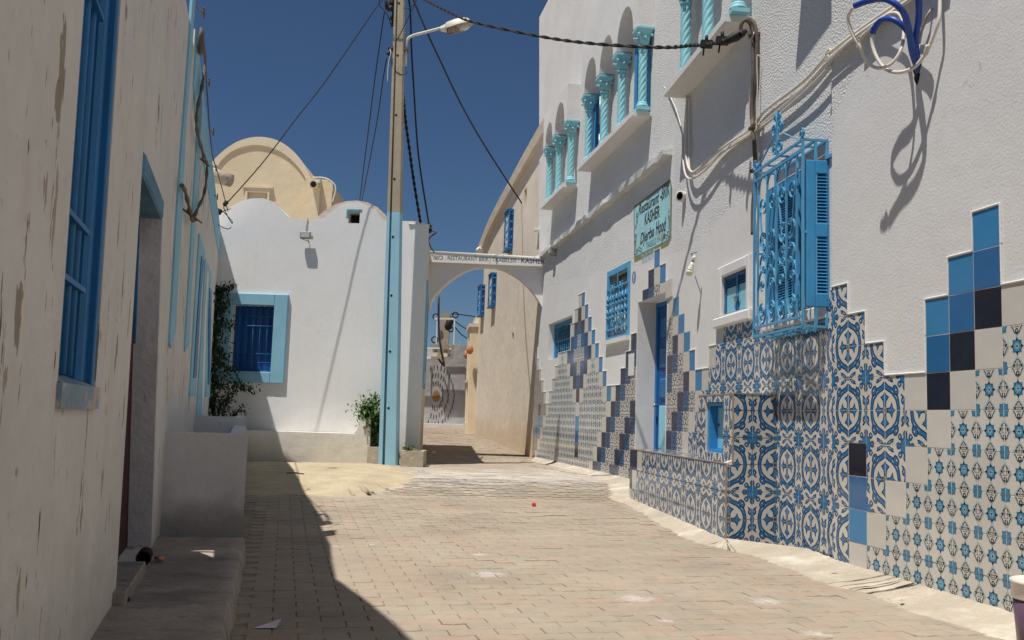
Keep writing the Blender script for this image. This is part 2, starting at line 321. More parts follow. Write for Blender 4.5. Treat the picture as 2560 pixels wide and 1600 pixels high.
# ------------------------------------------------------------------ ground
mb = MB()
xs = [-400,-60,-12,-6,-4,-3,-2,-1,0,1,2,3,4,8,60,400]; ys = [-200,-20,0,3,5,7.2,8.5,9.8,10.4,11,12.5,14,16.5,20,25,29,60,900]
for j, y in enumerate(ys):
    for x in xs: mb.v.append((x, y, gz(y)-.0075))
n = len(xs)
for j in range(len(ys)-1):
    for i in range(n-1): mb.f.append((j*n+i, j*n+i+1, (j+1)*n+i+1, (j+1)*n+i)); mb.mi.append(0); mb.sm.append(False)
ground = tag(mb.build('ground', M_joint, center=False), kind='structure')
road = tag(place('paved_street', None, Matrix.Translation((0, 6, 0))), kind='structure')
A_ = .0065; h_ = .098; w_ = .049
edge = [(-h_, w_+A_), (-.05, w_-A_), (0, w_+A_), (.05, w_-A_), (h_, w_+A_)]
ring = edge+[(h_, 0)]+[(x, y-2*w_) for x, y in edge[::-1]]+[(-h_, 0)]
def paver_geo(mb, c, ang, z, jit, mi=0):
    ca, sa = cos(ang), sin(ang); n = len(ring); vs = []
    for k, (f, dz) in enumerate(((1, -.02), (1, -.003), (.95, 0))):
        for x, y in ring:
            X, Y = x*(1-(1-f)*.5), y*f; vs.append((c[0]+ca*X-sa*Y, c[1]+sa*X+ca*Y, z+dz+jit[0]*x+jit[1]*y))
    mb.add(vs, [(k*n+i, k*n+(i+1)%n, (k+1)*n+(i+1)%n, (k+1)*n+i) for k in (0, 1) for i in range(n)]+[[2*n+i for i in range(n)]], mi)
PANG = radians(13.5); ca, sa = cos(PANG), sin(PANG)
LEFT = [(-3,.9),(1.5,-.42),(3.245,-.93),(5.41,-1.5),(5.9,-1.6),(13.2,-3.62),(13.25,-3.7),(13.3,-1.2),(16.4,-1.5),(19,-1.75),(28,-3.4)]
RIGHT = [(-3,3.75),(3.1,2.62),(6.04,2.1),(7.05,2.02),(7.06,1.6),(9.83,1.3),(9.84,1.66),(11.03,1.49),(16.7,.48),(24,-.88),(28,-1.1)]
cand = []
for r in range(-60, 320):
    for q in range(-70, 70):
        a = (q+.5*(r % 2))*.2; b = r*.101; x, y = ca*a-sa*b, sa*a+ca*b
        if y < 1.2 or y > 27 or not (lerp(LEFT, y)+.06 < x < lerp(RIGHT, y)+.05): continue
        d = x*x+y*y; seen = y > 3.3 and abs(x) < .62*y+.2
        cand.append((0 if seen else 1, d, x, y))
cand.sort()
pm = MB(); paver_geo(pm, (0, 0), 0, 0, (0, 0)); pme = None
stuff = MB()
for i, (s_, d, x, y) in enumerate(cand):
    jx, jy = random.uniform(-.012, .012), random.uniform(-.02, .02); zz = gz(y)+random.uniform(-.002, .0018)-(random.random() < .03)*.003
    if i < 300:
        if pme is None: o = pm.build('paving_block', M_pav, road); pme = o.data; m = Matrix.Translation((x, y, zz-.01)) @ Matrix.Rotation(PANG, 4, 'Z'); o.matrix_basis = WM[road.name].inverted() @ m
        else: m = Matrix.Translation((x, y, zz-.01)) @ Matrix.Rotation(PANG+random.uniform(-.012, .012), 4, 'Z') @ Matrix.Rotation(jx, 4, 'Y') @ Matrix.Rotation(jy, 4, 'X'); o = place('paving_block', pme, m, road)
    else: paver_geo(stuff, (x, y), PANG+random.uniform(-.012, .012), zz, (jx, jy))
tag(stuff.build('paving_blocks', M_pav, road, center=False), kind='stuff')
# cement skirt splashed along the restaurant wall
wallline = [(2.62,3.0),(2.0918,6.0364),(2.028,7.05),(1.611,6.909),(1.29,9.83),(1.49,10.1),(1.49,11.03),(1.06,13.395),(.45,16.7)]
def closest(p, wallline):
    best = None
    for a, b in zip(wallline, wallline[1:]):
        a, b, q = Vector(a), Vector(b), Vector(p[:2]); t = max(0, min(1, (q-a).dot(b-a)/(b-a).length_squared)); c = a+(b-a)*t
        if best is None or (c-q).length < best[0]: best = ((c-q).length, c)
    return best[1]
def skirt(outer, part, zi=.05):
    mb = MB(); O = []
    for p in smooth(outer, 11):
        q = Vector((p.x+random.uniform(-.02, .02), p.y+random.uniform(-.02, .02))); c = closest(q, part); O.append((q, c))
    for k, (q, c) in enumerate(O):
        for j in range(5):
            t = j/4; e = c+(q-c)*t; b = gz(e.y)
            mb.v.append((e.x, e.y, b+(-.012 if j == 4 else .004+zi*(1-t)**2+random.uniform(-.003, .004))))
    for k in range(len(O)-1):
        for j in range(4): mb.f.append((k*5+j, k*5+5+j, k*5+6+j, k*5+1+j)); mb.mi.append(0); mb.sm.append(True)
    return mb
tag(skirt([(1.562, 6.665, 0), (1.612, 6.501, 0), (1.683, 6.063, 0), (1.744, 5.582, 0), (1.793, 5.297, 0), (1.889, 5.18, 0), (1.927, 5, 0), (1.947, 4.562, 0), (2.28,3.6,0), (2.5,2.6,0)], wallline[:4]).build('cement_skirt', M_apron), kind='structure')
tag(skirt([(.32,16.5,0), (.78,13.8,0), (.97,12.9,0), (1.12,11.9,0), (1.14,11.0,0), (1.08,10.1,0), (1.207, 9.514, 0.04), (1.281, 8.262, 0.03), (1.356, 7.257, 0.01), (1.46, 6.851, 0), (1.562, 6.665, 0)], wallline[3:]).build('cement_skirt', M_apron), kind='structure')
# heap of sand swept against the bench
sand = [(-3.605, 12.918, 0.15), (-3.142, 13.234, 0.15), (-2.408, 13.548, 0.15), (-1.887, 13.686, 0.15), (-1.407, 12.666, 0.15), (-0.986, 11.09, 0.15), (-1.2, 10.013, 0.15), (-1.524, 9.39, 0.15), (-1.998, 9.323, 0.15), (-2.708, 9.647, 0.14)]
mb = MB(); ring2 = smooth(sand, 14, True); jit2 = [Vector((random.uniform(-.04,.04), random.uniform(-.06,.06), 0)) for _ in ring2]; cx = sum(p.x for p in ring2)/len(ring2); cy = sum(p.y for p in ring2)/len(ring2); K_ = len(ring2)
for j in range(7):
    t = j/6
    for p, q_ in zip(ring2, jit2):
        x, y = cx+(p.x-cx)*t+q_.x*t**6, cy+(p.y-cy)*t+q_.y*t**6; mb.v.append((x, y, gz(y)-.008+.05*(1-t**2.5)+random.uniform(-.003, .003)*(j < 6)))
for j in range(6):
    for k in range(K_): mb.f.append((j*K_+k, j*K_+(k+1)%K_, (j+1)*K_+(k+1)%K_, (j+1)*K_+k)); mb.mi.append(0); mb.sm.append(True)
tag(mb.build('sand', M_sand), kind='stuff')
# worn raised ledge on the left
mb = MB(); cl = [(1.0,-.3),(3.245,-.95),(5.41,-1.5),(5.9,-1.62)]
P_ = [(lerp(cl, y)+random.uniform(-.008, .008), y) for y in [1.0+.28*i for i in range(18)]]
for k, (x, y) in enumerate(P_):
    xl = -1.975-.285*(y-5.31)-.06
    for j in range(9): mb.v.append((xl+(x-xl)*j/8, y, .095+random.uniform(-.006, .006)))
    mb.v += [(x+.012, y, .07), (x+.03, y, -.03)]
for k in range(len(P_)-1):
    for j in range(10): mb.f.append((k*11+j, k*11+j+1, k*11+12+j, k*11+11+j)); mb.mi.append(0); mb.sm.append(True)
tag(mb.build('raised_ledge', M_ledge), kind='structure')

# ------------------------------------------------------------------ restaurant: walls
rest = thing('restaurant_building', 'white restaurant with patterned blue tiles along its foot and turquoise twisted columns upstairs', 'building', (1.9, 8, 0))
BV = 2.98                                                    # roughcast starts above this
HW1 = (*sorted(((-2.381, 2.482)[0], (-0.76, 2.389)[0])), (-2.361, 1.86)[1], (-0.768, 2.467)[1]-.0, .13)
HW2 = ((1.164, 2.462)[0], (2.092, 2.352)[0], 1.94, (2.062, 2.822)[1], .10)
HDOOR = (2.42, 3.44, .12, (3.443, 2.288)[1], .225)
mb = MB()
profile_wall(mb, [(-3.30,-.05,BV-.1), (-2.9,-.05,3.1), (-1,-.05,3.05), (1,-.05,2.85), (2.2,-.05,2.75), (3.44,-.05,2.7)], [HW1, HW2, HDOOR], 0, 0)
profile_wall(mb, [(-3.3,BV-.1,8.6), (-2.9,3.1,8.6), (-1,3.05,8.6), (1,2.85,8.6), (2.2,2.75,8.6), (3.44,2.7,8.6)], [], 1, 1, .4)
mb.v = [((lerp([(0,-3.30),(2.9,-3.22),(3.8,-3.26),(8.6,-4.0)], v) if abs(u+3.3) < .01 else u), v, n) for u, v, n in mb.v]
o = len(mb.v)                                                # thickness of the far end
for v in (-.05, 2.9, 3.8, 8.6): u = lerp([(0,-3.30),(2.9,-3.22),(3.8,-3.26),(8.6,-4.0)], v); mb.v += [(u, v, 0), (u, v, -3)]
for k in range(3): mb.f.append((o+2*k, o+2*k+2, o+2*k+3, o+2*k+1)); mb.mi.append(1); mb.sm.append(False)
mb.quad((3.44,HDOOR[3]+.02,0),(3.62,HDOOR[3]+.02,0),(3.62,2.7,0),(3.44,2.7,0),0); mb.quad((3.44,2.7,0),(3.62,2.7,0),(3.62,8.6,0),(3.44,8.6,0),1)
mb.build('wall', [M_smooth, M_rough], rest, FR3, center=False)
HHA = ((1.787, 2.017)[0], (2.408, 1.938)[0], (1.792, 1.83)[1], (2.404, 2.183)[1], .045)
HCG = (2.76, 3.86, 1.70, 2.74, .10)
mb = MB()
profile_wall(mb, [(0,-.05,2.7), (.014,-.05,2.7), (.8,-.05,2.62), (1.6,-.05,2.75), (2.3,-.05,2.8), (3.0,-.05,2.82), (4.02,-.05,2.72)], [HHA, HCG], 0, 0)
profile_wall(mb, [(0,2.7,8.6), (.014,2.7,8.6), (.8,2.62,8.6), (1.6,2.75,8.6), (2.3,2.8,8.6), (3.0,2.82,8.6), (4.02,2.72,8.6)], [], 1, 1, .4)
mb.v = [((-.012, v, .0107) if u == 0 and n == 0 else (u, v, n)) for u, v, n in mb.v]
mb.build('wall', [M_smooth, M_rough], rest, FM, center=False)
mb = MB(); BD = [(0,2.75),(.03,2.95),(.35,3.18),(.75,3.27),(1.15,3.26),(2.0,3.75),(3.2,4.3),(12,5)]
profile_wall(mb, [(u,-.05,b) for u, b in BD], [], 0, 0); profile_wall(mb, [(u,b,8.6) for u, b in BD], [], 1, 1, .4)
mb.quad((0,-.05,-.08),(0,-.05,0),(0,8.6,0),(0,8.6,-.08), 0)
mb.build('wall', [M_smooth, M_rough], rest, FR1, center=False)
# cornice between the storeys
mb = MB(); U = [-3.2+.12*i for i in range(57)]
for k in range(len(U)-1):
    a, b = U[k], min(U[k+1], 3.55)
    if k == 0: j0 = [random.uniform(-.012, .012) for _ in range(4)]
    j1 = [random.uniform(-.013, .013) for _ in range(4)]
    za, zb = 3.70+.012*(a+3), 3.70+.012*(b+3)
    vs = [(a,za+j0[0],-.01),(a,za+j0[1],.095+j0[1]),(a,za+.065+j0[2],.10+j0[3]),(a,za+.085+j0[3],-.01),(b,zb+j1[0],-.01),(b,zb+j1[1],.095+j1[1]),(b,zb+.065+j1[2],.10+j1[3]),(b,zb+.085+j1[3],-.01)]
    mb.add(vs, [(0,4,5,1),(1,5,6,2),(2,6,7,3)]+([(0,1,2,3)] if k == 0 else [])+([(7,6,5,4)] if k == len(U)-2 else []), 0); j0 = j1
mb.build('cornice', M_rough, rest, FR3)

# three loggia bays with twisted columns
def column_parts(h, parent, fr, u, v, n, data=None):
    """shaft, base and capital of one twisted column"""
    if data is None:
        sh = MB(); r = .05; prof = [(.05, .10+i*(h-.33)/64) for i in range(65)]
        sh.lathe([(p[0], p[1]) for p in prof], 36, (0,0,0), (0,1,0), mod=lambda a, y: 1+.17*(abs(sin(3*a-36*y))-.6))
        ba = MB(); ba.box(-.075,.075,0,.035,-.075,.075); ba.lathe([(.07,.035),(.078,.05),(.07,.066),(.058,.072),(.063,.085),(.055,.102)], 20, (0,0,0), (0,1,0))
        ca_ = MB(); y0 = h-.23; ca_.lathe([(.05,y0),(.062,y0+.008),(.062,y0+.024),(.05,y0+.032)], 20, (0,0,0), (0,1,0))
        q = [(.05,.05,y0+.03),(.06,.06,y0+.09),(.075,.075,y0+.15),(.096,.096,y0+.205)]
        for (a,_,y), (b,_,z) in zip(q, q[1:]):
            ca_.add([(-a,y,-a),(a,y,-a),(a,y,a),(-a,y,a),(-b,z,-b),(b,z,-b),(b,z,b),(-b,z,b)], [(0,1,5,4),(1,2,6,5),(2,3,7,6),(3,0,4,7)])
        ca_.box(-.104,.104,y0+.205,h,-.104,.104)
        for sx, sz in ((1,1),(-1,1),(1,-1),(-1,-1)): ca_.lathe([(.004,0),(.02,.012),(.018,.03),(.004,.04)], 8, (sx*.068,y0+.13,sz*.068), (sx,.35,sz))
        for dx, dz in ((0,1),(1,0),(-1,0)):
            ca_.lathe([(.004,0),(.018,.01),(.016,.026),(.004,.034)], 8, (dx*.064,y0+.10,dz*.064), (dx,.2,dz))
            for s_ in (-1, 1): ca_.tube([(dx*.07+dz*s_*.012, y0+.09, dz*.07+dx*s_*.012), (dx*.075+dz*s_*.034, y0+.12, dz*.075+dx*s_*.034), (dx*.08+dz*s_*.045, y0+.15, dz*.08+dx*s_*.045)], .007, 6)
        data = []
        for nm, b in (('shaft', sh), ('base', ba), ('capital', ca_)):
            b.v = [tuple(x) for x in b.v]; me = bpy.data.meshes.new(nm); me.from_pydata(b.v, [], b.f); me.materials.append(M_turq)
            me.polygons.foreach_set('use_smooth', b.sm); me.update(); data.append((nm, me))
    m = fr.m @ Matrix.Translation((u, v, n))
    c = place('column', None, m, parent)
    for nm, me in data: place(nm, me, m, c)
    return data
def bay(fr, u0, u1, vs, p, cols, h, top):
    mb = MB(); mb.box(u0, u1, vs, vs+.06, -.02, p); mb.build('window_sill', M_wall, rest, fr)
    nc = p-.115; sp = vs+.06+h; d = None
    for u in cols: d = column_parts(h, rest, fr, u, vs+.06, nc, d)
    pts = [(cols[0]-.09, top), (cols[0]-.09, sp)]
    for a, b in zip(cols, cols[1:]):
        r = (b-a)/2-.085; c = (a+b)/2
        pts += [(c+r*cos(t), sp+.02+r*1.25*sin(t)) for t in [pi-pi*k/14 for k in range(15)]]
    pts += [(cols[-1]+.09, sp), (cols[-1]+.09, top)]
    mb = MB(); mb.prism(pts, -.02, p-.012); mb.build('arcade', M_wall, rest, fr)
ca_x = [(-2.207, 4.628)[0], (-1.523, 4.638)[0], (-0.696, 4.572)[0]]
bay(FR3, -2.345, -.68, 4.434, .22, ca_x, .98, 6.05)
cb_x = [(0.336, 4.673)[0], (1.13, 4.637)[0], (1.921, 4.667)[0], (2.758, 4.62)[0]]
bay(FR3, .15, 2.75, 4.462, .22, cb_x, 1.0, 7.2)
cc_x = [(0.954, 4.418)[0], (1.658, 4.466)[0], (2.465, 4.332)[0]]
bay(FM, .56, 2.46, 4.262, .25, cc_x, 1.0, 7.2)
bay(FR1, -.4, 2.6, 4.75, .3, [-.1, .75, 1.6, 2.4], 1.0, 7.2)
def louvre_shutter(name, w, h, m, rows, parent, stile=.055, material=M_blue, rails=(0,), stile2=None):
    """a leaf in its own axes: x 0..w, y 0..h, z thickness; slats are parts of it"""
    s = MB(); t = .035; q2 = stile2 or stile
    s.bbox(0, stile, 0, h, 0, t); s.bbox(w-q2, w, 0, h, 0, t)
    rr = [0.]+list(rails)+[1.] if rails != (0,) else [0., 1.]
    rh = .09
    for f in rr: y = max(0, min(h-rh, f*h-rh/2)); s.bbox(stile, w-q2, y, y+rh, .002, t-.002)
    me = bpy.data.meshes.new(name); me.from_pydata(s.v, [], s.f); me.materials.append(material); me.update()
    root = place(name, me, m, parent)
    sm_ = MB(); sm_.add([(stile-.005,0,.006),(w-q2+.005,0,.006),(w-q2+.005,.004,.004),(stile-.005,.004,.004),(stile-.005,-.022,.026),(w-q2+.005,-.022,.026),(w-q2+.005,-.018,.03),(stile-.005,-.018,.03)],
        [(0,1,5,4),(1,2,6,5),(2,3,7,6),(3,0,4,7),(4,5,6,7),(3,2,1,0)])
    sme = bpy.data.meshes.new('slat'); sme.from_pydata(sm_.v, [], sm_.f); sme.materials.append(material); sme.update()
    for i in range(rows):
        y = rh+(h-2*rh)*(i+.7)/rows
        if any(abs(y-f*h) < rh*.55 for f in rr[1:-1]): continue
        place('slat', sme, m @ Matrix.Translation((0, y, 0)), root)
    bk = MB(); bk.box(stile*.5, w-q2*.5, .02, h-.02, -.012, .001); bme = bk.build('backing', M_navy, root, None, False); bme.matrix_basis = Matrix()
    return root
# shutters standing behind the middle bay's columns
for a, b in ((cb_x[0]-.02, (cb_x[0]+cb_x[1])/2+.05), (cb_x[2]+.3, cb_x[3]-.02)):
    louvre_shutter('shutter', b-a, .98, FR3.m @ Matrix.Translation((a, 4.53, .004)), 22, rest, .1)
mb = MB(); u_ = (cb_x[0]+cb_x[1])/2-.0
for v0, v1 in ((4.56, 4.86), (5.0, 5.4)): mb.tube([(u_-.02, v0, .05), (u_-.02, v1, .05)], .012, 8)
mb.build('shutter_bolt', M_metal, rest, FR3)

# ------------------------------------------------------------------ glazed tiles
T = .2
def clip(poly, lo=-.5, hi=.5):
    for ax, s, lim in ((0,1,lo),(0,-1,-hi),(1,1,lo),(1,-1,-hi)):
        out = []; n = len(poly)
        for i in range(n):
            a, b = poly[i-1], poly[i]; da, db = s*a[ax]-lim, s*b[ax]-lim
            if (da >= 0) != (db >= 0): t = da/(da-db); out.append((a[0]+(b[0]-a[0])*t, a[1]+(b[1]-a[1])*t))
            if db >= 0: out.append(b)
        poly = out
        if len(poly) < 3: return []
    return poly
def ell(cx, cy, rx, ry, rot=0., n=14):
    return [(cx+rx*cos(a)*cos(rot)-ry*sin(a)*sin(rot), cy+rx*cos(a)*sin(rot)+ry*sin(a)*cos(rot)) for a in [2*pi*k/n for k in range(n)]]
def ribbon(pts, w):
    """quads along a curve; w is a width or a list of widths"""
    P = smooth([(x, y, 0) for x, y in pts], 4); q = []; n = len(P)
    for i, p in enumerate(P):
        t = (P[min(i+1,n-1)]-P[max(i-1,0)]).normalized(); ww = w if isinstance(w, (int, float)) else lerp(list(zip([k/(len(w)-1) for k in range(len(w))], w)), i/(n-1))
        q.append(((p.x-t.y*ww/2, p.y+t.x*ww/2), (p.x+t.y*ww/2, p.y-t.x*ww/2)))
    return [[a[0], a[1], b[1], b[0]] for a, b in zip(q, q[1:])]
class Tile:
    """tile slab with print laid on it; print shapes in tile units, s to the right and t down, 0..1"""
    def __init__(s, body, name): s.mb = MB(); s.mats = [body]; s.name = name; s.lay = 0; e = .0985*T/.2; s.mb.bbox(-e, e, -e, e, -.012, .006, .0015)
    def mi(s, m):
        if m not in s.mats: s.mats.append(m)
        return s.mats.index(m)
    def put(s, poly, m, flip=(0,0), new=True):
        if new: s.lay += 1
        for pl in (poly if isinstance(poly[0][0], (tuple, list)) else [poly]):
            q = [((x-.5) if not flip[0] else (.5-x), (.5-y) if not flip[1] else (y-.5)) for x, y in pl]
            q = clip(q, -.488, .488)
            if len(q) < 3: continue
            a = sum(q[i-1][0]*q[i][1]-q[i][0]*q[i-1][1] for i in range(len(q)))
            if a < 0: q = q[::-1]
            o = len(s.mb.v); s.mb.v += [(x*T, y*T, .0062+.00002*s.lay) for x, y in q]; s.mb.f.append([o+i for i in range(len(q))]); s.mb.mi.append(s.mi(m)); s.mb.sm.append(False)
    def mesh(s):
        me = bpy.data.meshes.new(s.name); me.from_pydata(s.mb.v, [], s.mb.f)
        for m in s.mats: me.materials.append(m)
        me.polygons.foreach_set('material_index', s.mb.mi); me.update(); return me
def grow(poly, f):
    cx = sum(p[0] for p in poly)/len(poly); cy = sum(p[1] for p in poly)/len(poly)
    return [(cx+(x-cx)*f, cy+(y-cy)*f) for x, y in poly]
def flower_tile(flip):
    t = Tile(G_w, 'flower_tile'); P = lambda poly, m: t.put(poly, m, flip)
    rib = [(.31,-.02),(.335,.16),(.39,.33),(.50,.47),(.66,.575),(.84,.645),(1.03,.755)]
    P(ribbon(rib, [.16,.16,.18,.21,.19,.18,.21]), P_nav); P(ribbon(rib, [.09,.09,.11,.14,.12,.11,.135]), P_blu); P(ribbon(rib[2:5], [.01,.03,.01]), P_wht)
    P(ell(.45,.575,.175,.13,.9), P_nav); P(ell(.45,.575,.14,.095,.9), P_blu); P(ell(.43,.585,.065,.038,.9), P_nav); P(ell(.43,.585,.045,.022,.9), P_wht)
    hf = [(.46,0),(.58,.07),(.635,.24),(.74,.09),(.90,.06)]; full = hf+[(x,-y) for x, y in hf[::-1]]
    P(full, P_nav); P(grow(full, .72), P_bri)
    dn = [(1,.56),(.93,.46),(.775,.385),(.905,.27),(.94,.10)]; dn = dn+[(2-x,y) for x, y in dn[::-1]]
    P(dn, P_nav); P(grow(dn, .72), P_bri)
    P(ell(1,0,.13,.13), P_nav); P(ell(1,0,.10,.10), P_pale); P(ell(1,0,.065,.07), P_nav)
    bud = [(0,.0),(.10,.0),(.05,.14),(.16,.2),(.19,.29),(.14,.36),(.21,.47),(.09,.43),(0,.345)]; bud = bud+[(-x,y) for x, y in bud[::-1]]
    P(bud, P_nav); P([(x*.64,y*.9+.012) for x, y in bud], P_blu); P(ell(.095,.29,.02,.05,.4), P_pale)
    leaf = [(.55,.80),(.68,.815),(.82,.875),(.93,.97),(.80,.985),(.70,.945),(.64,.91),(.60,.93),(.585,.87)]
    P(leaf, P_nav); P(grow(leaf, .66), P_blu); P(ell(.78,.92,.07,.015,.5), P_pale); P(ell(1,1,.08,.08), P_blu)
    for k in range(8):
        a = k*pi/4; c = (.335*sin(a), 1-.335*cos(a))
        if k % 2: P(ell(.36*sin(a), 1-.36*cos(a), .115, .105, 0, 4), P_nav); P(ell(.35*sin(a), 1-.35*cos(a), .10, .095), P_nav); P(ell(.35*sin(a), 1-.35*cos(a), .078, .072), P_blu); P(ell(.37*sin(a), 1-.37*cos(a), .035, .03), P_pale)
        else: P(ell(c[0], c[1], .105, .105), P_nav); P(ell(c[0], c[1], .08, .08), P_blu); P(ell(c[0]*1.05, 1+(c[1]-1)*1.05, .03, .03), P_nav)
    P(ell(0,1,.25,.25,0,20), P_nav); P(ell(0,1,.23,.23,0,20), P_bri); P(ell(0,1,.195,.195,0,20), P_blu); P(ell(0,1,.18,.18,0,20), P_bri)
    return t.mesh()
def star8(cx, cy, r, r2):
    return [(cx+(r if k % 2 == 0 else r2)*cos(pi*k/8), cy+(r if k % 2 == 0 else r2)*sin(pi*k/8)) for k in range(16)]
def hamsa_tile():
    t = Tile(G_w, 'hamsa_tile'); P = t.put
    hand = [(-.185,.02),(-.16,-.01),(-.115,.035),(-.105,-.13),(-.06,-.165),(-.02,-.205),(.02,-.205),(.06,-.165),(.105,-.13),(.115,.035),(.16,-.01),(.185,.02),(.125,.10),(.10,.175),(0,.235),(-.10,.175),(-.125,.10)]
    for cx, cy in ((.5,0),(.5,1),(0,.5),(1,.5)):
        P([(cx-.245,cy),(cx,cy-.30),(cx+.245,cy),(cx,cy+.30)], P_pale)
        P([(cx-.17,cy-.06),(cx-.12,cy-.08),(cx-.08,cy-.02),(cx-.10,cy+.06)], P_nav); P([(cx+.17,cy-.06),(cx+.12,cy-.08),(cx+.08,cy-.02),(cx+.10,cy+.06)], P_nav)
        P([(cx+x, cy+y) for x, y in hand], P_blk); P([(cx+x*.80, cy+y*.86+.002) for x, y in hand], P_wht)
        P([[(cx+a-.009,cy-.15),(cx+a+.009,cy-.15),(cx+a+.009,cy+.05),(cx+a-.009,cy+.05)] for a in (-.05,0,.05)], P_blk)
        P([[(cx-.085,cy-.045),(cx+.085,cy-.045),(cx+.085,cy-.06),(cx-.085,cy-.06)], [(cx-.085,cy+.04),(cx+.085,cy+.04),(cx+.085,cy+.055),(cx-.085,cy+.055)]], P_blk)
        P(ell(cx,cy+.135,.062,.062), P_blk); P(ell(cx,cy+.135,.03,.03,0,8), P_pale)
    for cx, cy, a in ((.5,.5,1),(0,0,0),(1,0,0),(0,1,0),(1,1,0)):
        if a: P([(cx-.225,cy),(cx-.07,cy-.07),(cx,cy-.235),(cx+.07,cy-.07),(cx+.225,cy),(cx+.07,cy+.07),(cx,cy+.235),(cx-.07,cy+.07)], P_nav)
        P([(cx-.145,cy-.145),(cx+.145,cy-.145),(cx+.145,cy+.145),(cx-.145,cy+.145)], P_star); P([(cx-.195,cy),(cx,cy-.195),(cx+.195,cy),(cx,cy+.195)], P_star if not a else P_nav)
        P(ell(cx,cy,.135,.135,.39,8), P_lt)
        P([[(cx+.03*cos(q-.5),cy+.03*sin(q-.5)),(cx+.125*cos(q),cy+.125*sin(q)),(cx+.03*cos(q+.5),cy+.03*sin(q+.5))] for q in [k*pi/4+pi/8 for k in range(8)]], P_pale if a else P_star)
        P(ell(cx,cy,.03,.03,0,8), P_nav)
    return t.mesh()
def damask_tile(body, ink):
    t = Tile(body, 'damask_tile'); P = t.put
    for s in (1, -1):
        X = lambda pts: [(.5+s*x, y) for x, y in pts]
        P(ribbon(X([(0,.0),(.12,.06),(.22,.16),(.20,.27),(.10,.27),(.10,.19)]), .055), ink)
        P(ribbon(X([(0,.42),(.10,.36),(.26,.36),(.40,.26),(.40,.14),(.32,.12)]), .055), ink)
        P(ribbon(X([(0,.58),(.12,.62),(.24,.70),(.25,.82),(.14,.86),(.10,.78)]), .055), ink)
        P(ribbon(X([(.5,.40),(.40,.46),(.30,.52),(.34,.62),(.5,.66)]), .055), ink)
        P(ribbon(X([(.5,.8),(.40,.86),(.38,.95),(.44,1.0)]), .055), ink); P(ribbon(X([(.0,1.0),(.06,.94),(.16,.96),(.2,1.0)]), .05), ink)
        P(ribbon(X([(.5,.02),(.44,.08),(.47,.16)]), .05), ink)
    P([(.5,.40),(.57,.5),(.5,.62),(.43,.5)], ink); P([(.5,.0),(.53,.1),(.5,.2),(.47,.1)], ink); P([(.5,.74),(.54,.84),(.5,.95),(.46,.84)], ink)
    return t.mesh()
def plain_tile(m): return Tile(m, 'plain_tile').mesh()
TM = {('F',a,b): flower_tile((a,b)) for a in (0,1) for b in (0,1)}
TM['H'] = hamsa_tile(); TM['D'] = damask_tile(G_w, P_nav); TM['B'] = damask_tile(G_dam, P_nav); TM['N'] = damask_tile(G_dan, P_nav); TM['G'] = damask_tile(G_tan, P_tan)
TM['W'] = plain_tile(G_w); TM['M'] = plain_tile(G_mb); TM['X'] = plain_tile(G_db); TM['K'] = plain_tile(G_k); TM['O'] = plain_tile(G_br)
def half_mesh(me, cut0, cut1, cutb=-.1, cutt=.1):
    """the same tile sawn to fit: keeps x in cut0..cut1 and y in cutb..cutt"""
    mb = MB(); lo = (cut0, cutb); hi = (cut1, cutt)
    for p in me.polygons:
        vs = [me.vertices[i].co for i in p.vertices]; z0 = vs[0].z
        if max(v.z for v in vs)-min(v.z for v in vs) > 1e-6: continue
        q = [(v.x, v.y) for v in vs]
        for ax, s, lim in ((0,1,lo[0]),(0,-1,-hi[0]),(1,1,lo[1]),(1,-1,-hi[1])):
            out = []
            for i in range(len(q)):
                a, b = q[i-1], q[i]; da, db = s*a[ax]-lim, s*b[ax]-lim
                if (da >= 0) != (db >= 0): t = da/(da-db); out.append((a[0]+(b[0]-a[0])*t, a[1]+(b[1]-a[1])*t))
                if db >= 0: out.append(b)
            q = out
            if len(q) < 3: break
        if len(q) < 3: continue
        mb.add([(x, y, z0) for x, y in q], [list(range(len(q)))], p.material_index)
    e = .0985; a, b, c, d = max(lo[0],-e), min(hi[0],e), max(lo[1],-e), min(hi[1],e)
    mb.add([(a,c,-.012),(b,c,-.012),(b,d,-.012),(a,d,-.012),(a,c,.0058),(b,c,.0058),(b,d,.0058),(a,d,.0058)], [(0,1,5,4),(1,2,6,5),(2,3,7,6),(3,0,4,7)], 0)
    r = bpy.data.meshes.new(me.name); r.from_pydata(mb.v, [], mb.f)
    for m in me.materials: r.materials.append(m)
    r.polygons.foreach_set('material_index', mb.mi); r.update(); return r
TN = {'F': 'flower_tile', 'H': 'hamsa_tile', 'D': 'damask_tile', 'B': 'damask_tile', 'N': 'damask_tile', 'G': 'damask_tile'}
CUTS = {}
def put_tile(fr, parent, key, u, v, par=None, n=.0, cut=None):
    """u, v: left and top of the tile"""
    k = key if key != 'F' else ('F', par[0] & 1, par[1] & 1); me = TM[k]
    if cut:
        ck = (k,)+tuple(round(c, 4) for c in cut)
        if ck not in CUTS: CUTS[ck] = half_mesh(me, *cut)
        me = CUTS[ck]
    m = fr.m @ Matrix.Translation((u+.1, v-.1, n)) @ Matrix.Rotation(random.uniform(-.004, .004), 4, 'X') @ Matrix.Rotation(random.uniform(-.005, .005), 4, 'Y')
    return place(TN.get(key, 'plain_tile'), me, m, parent)
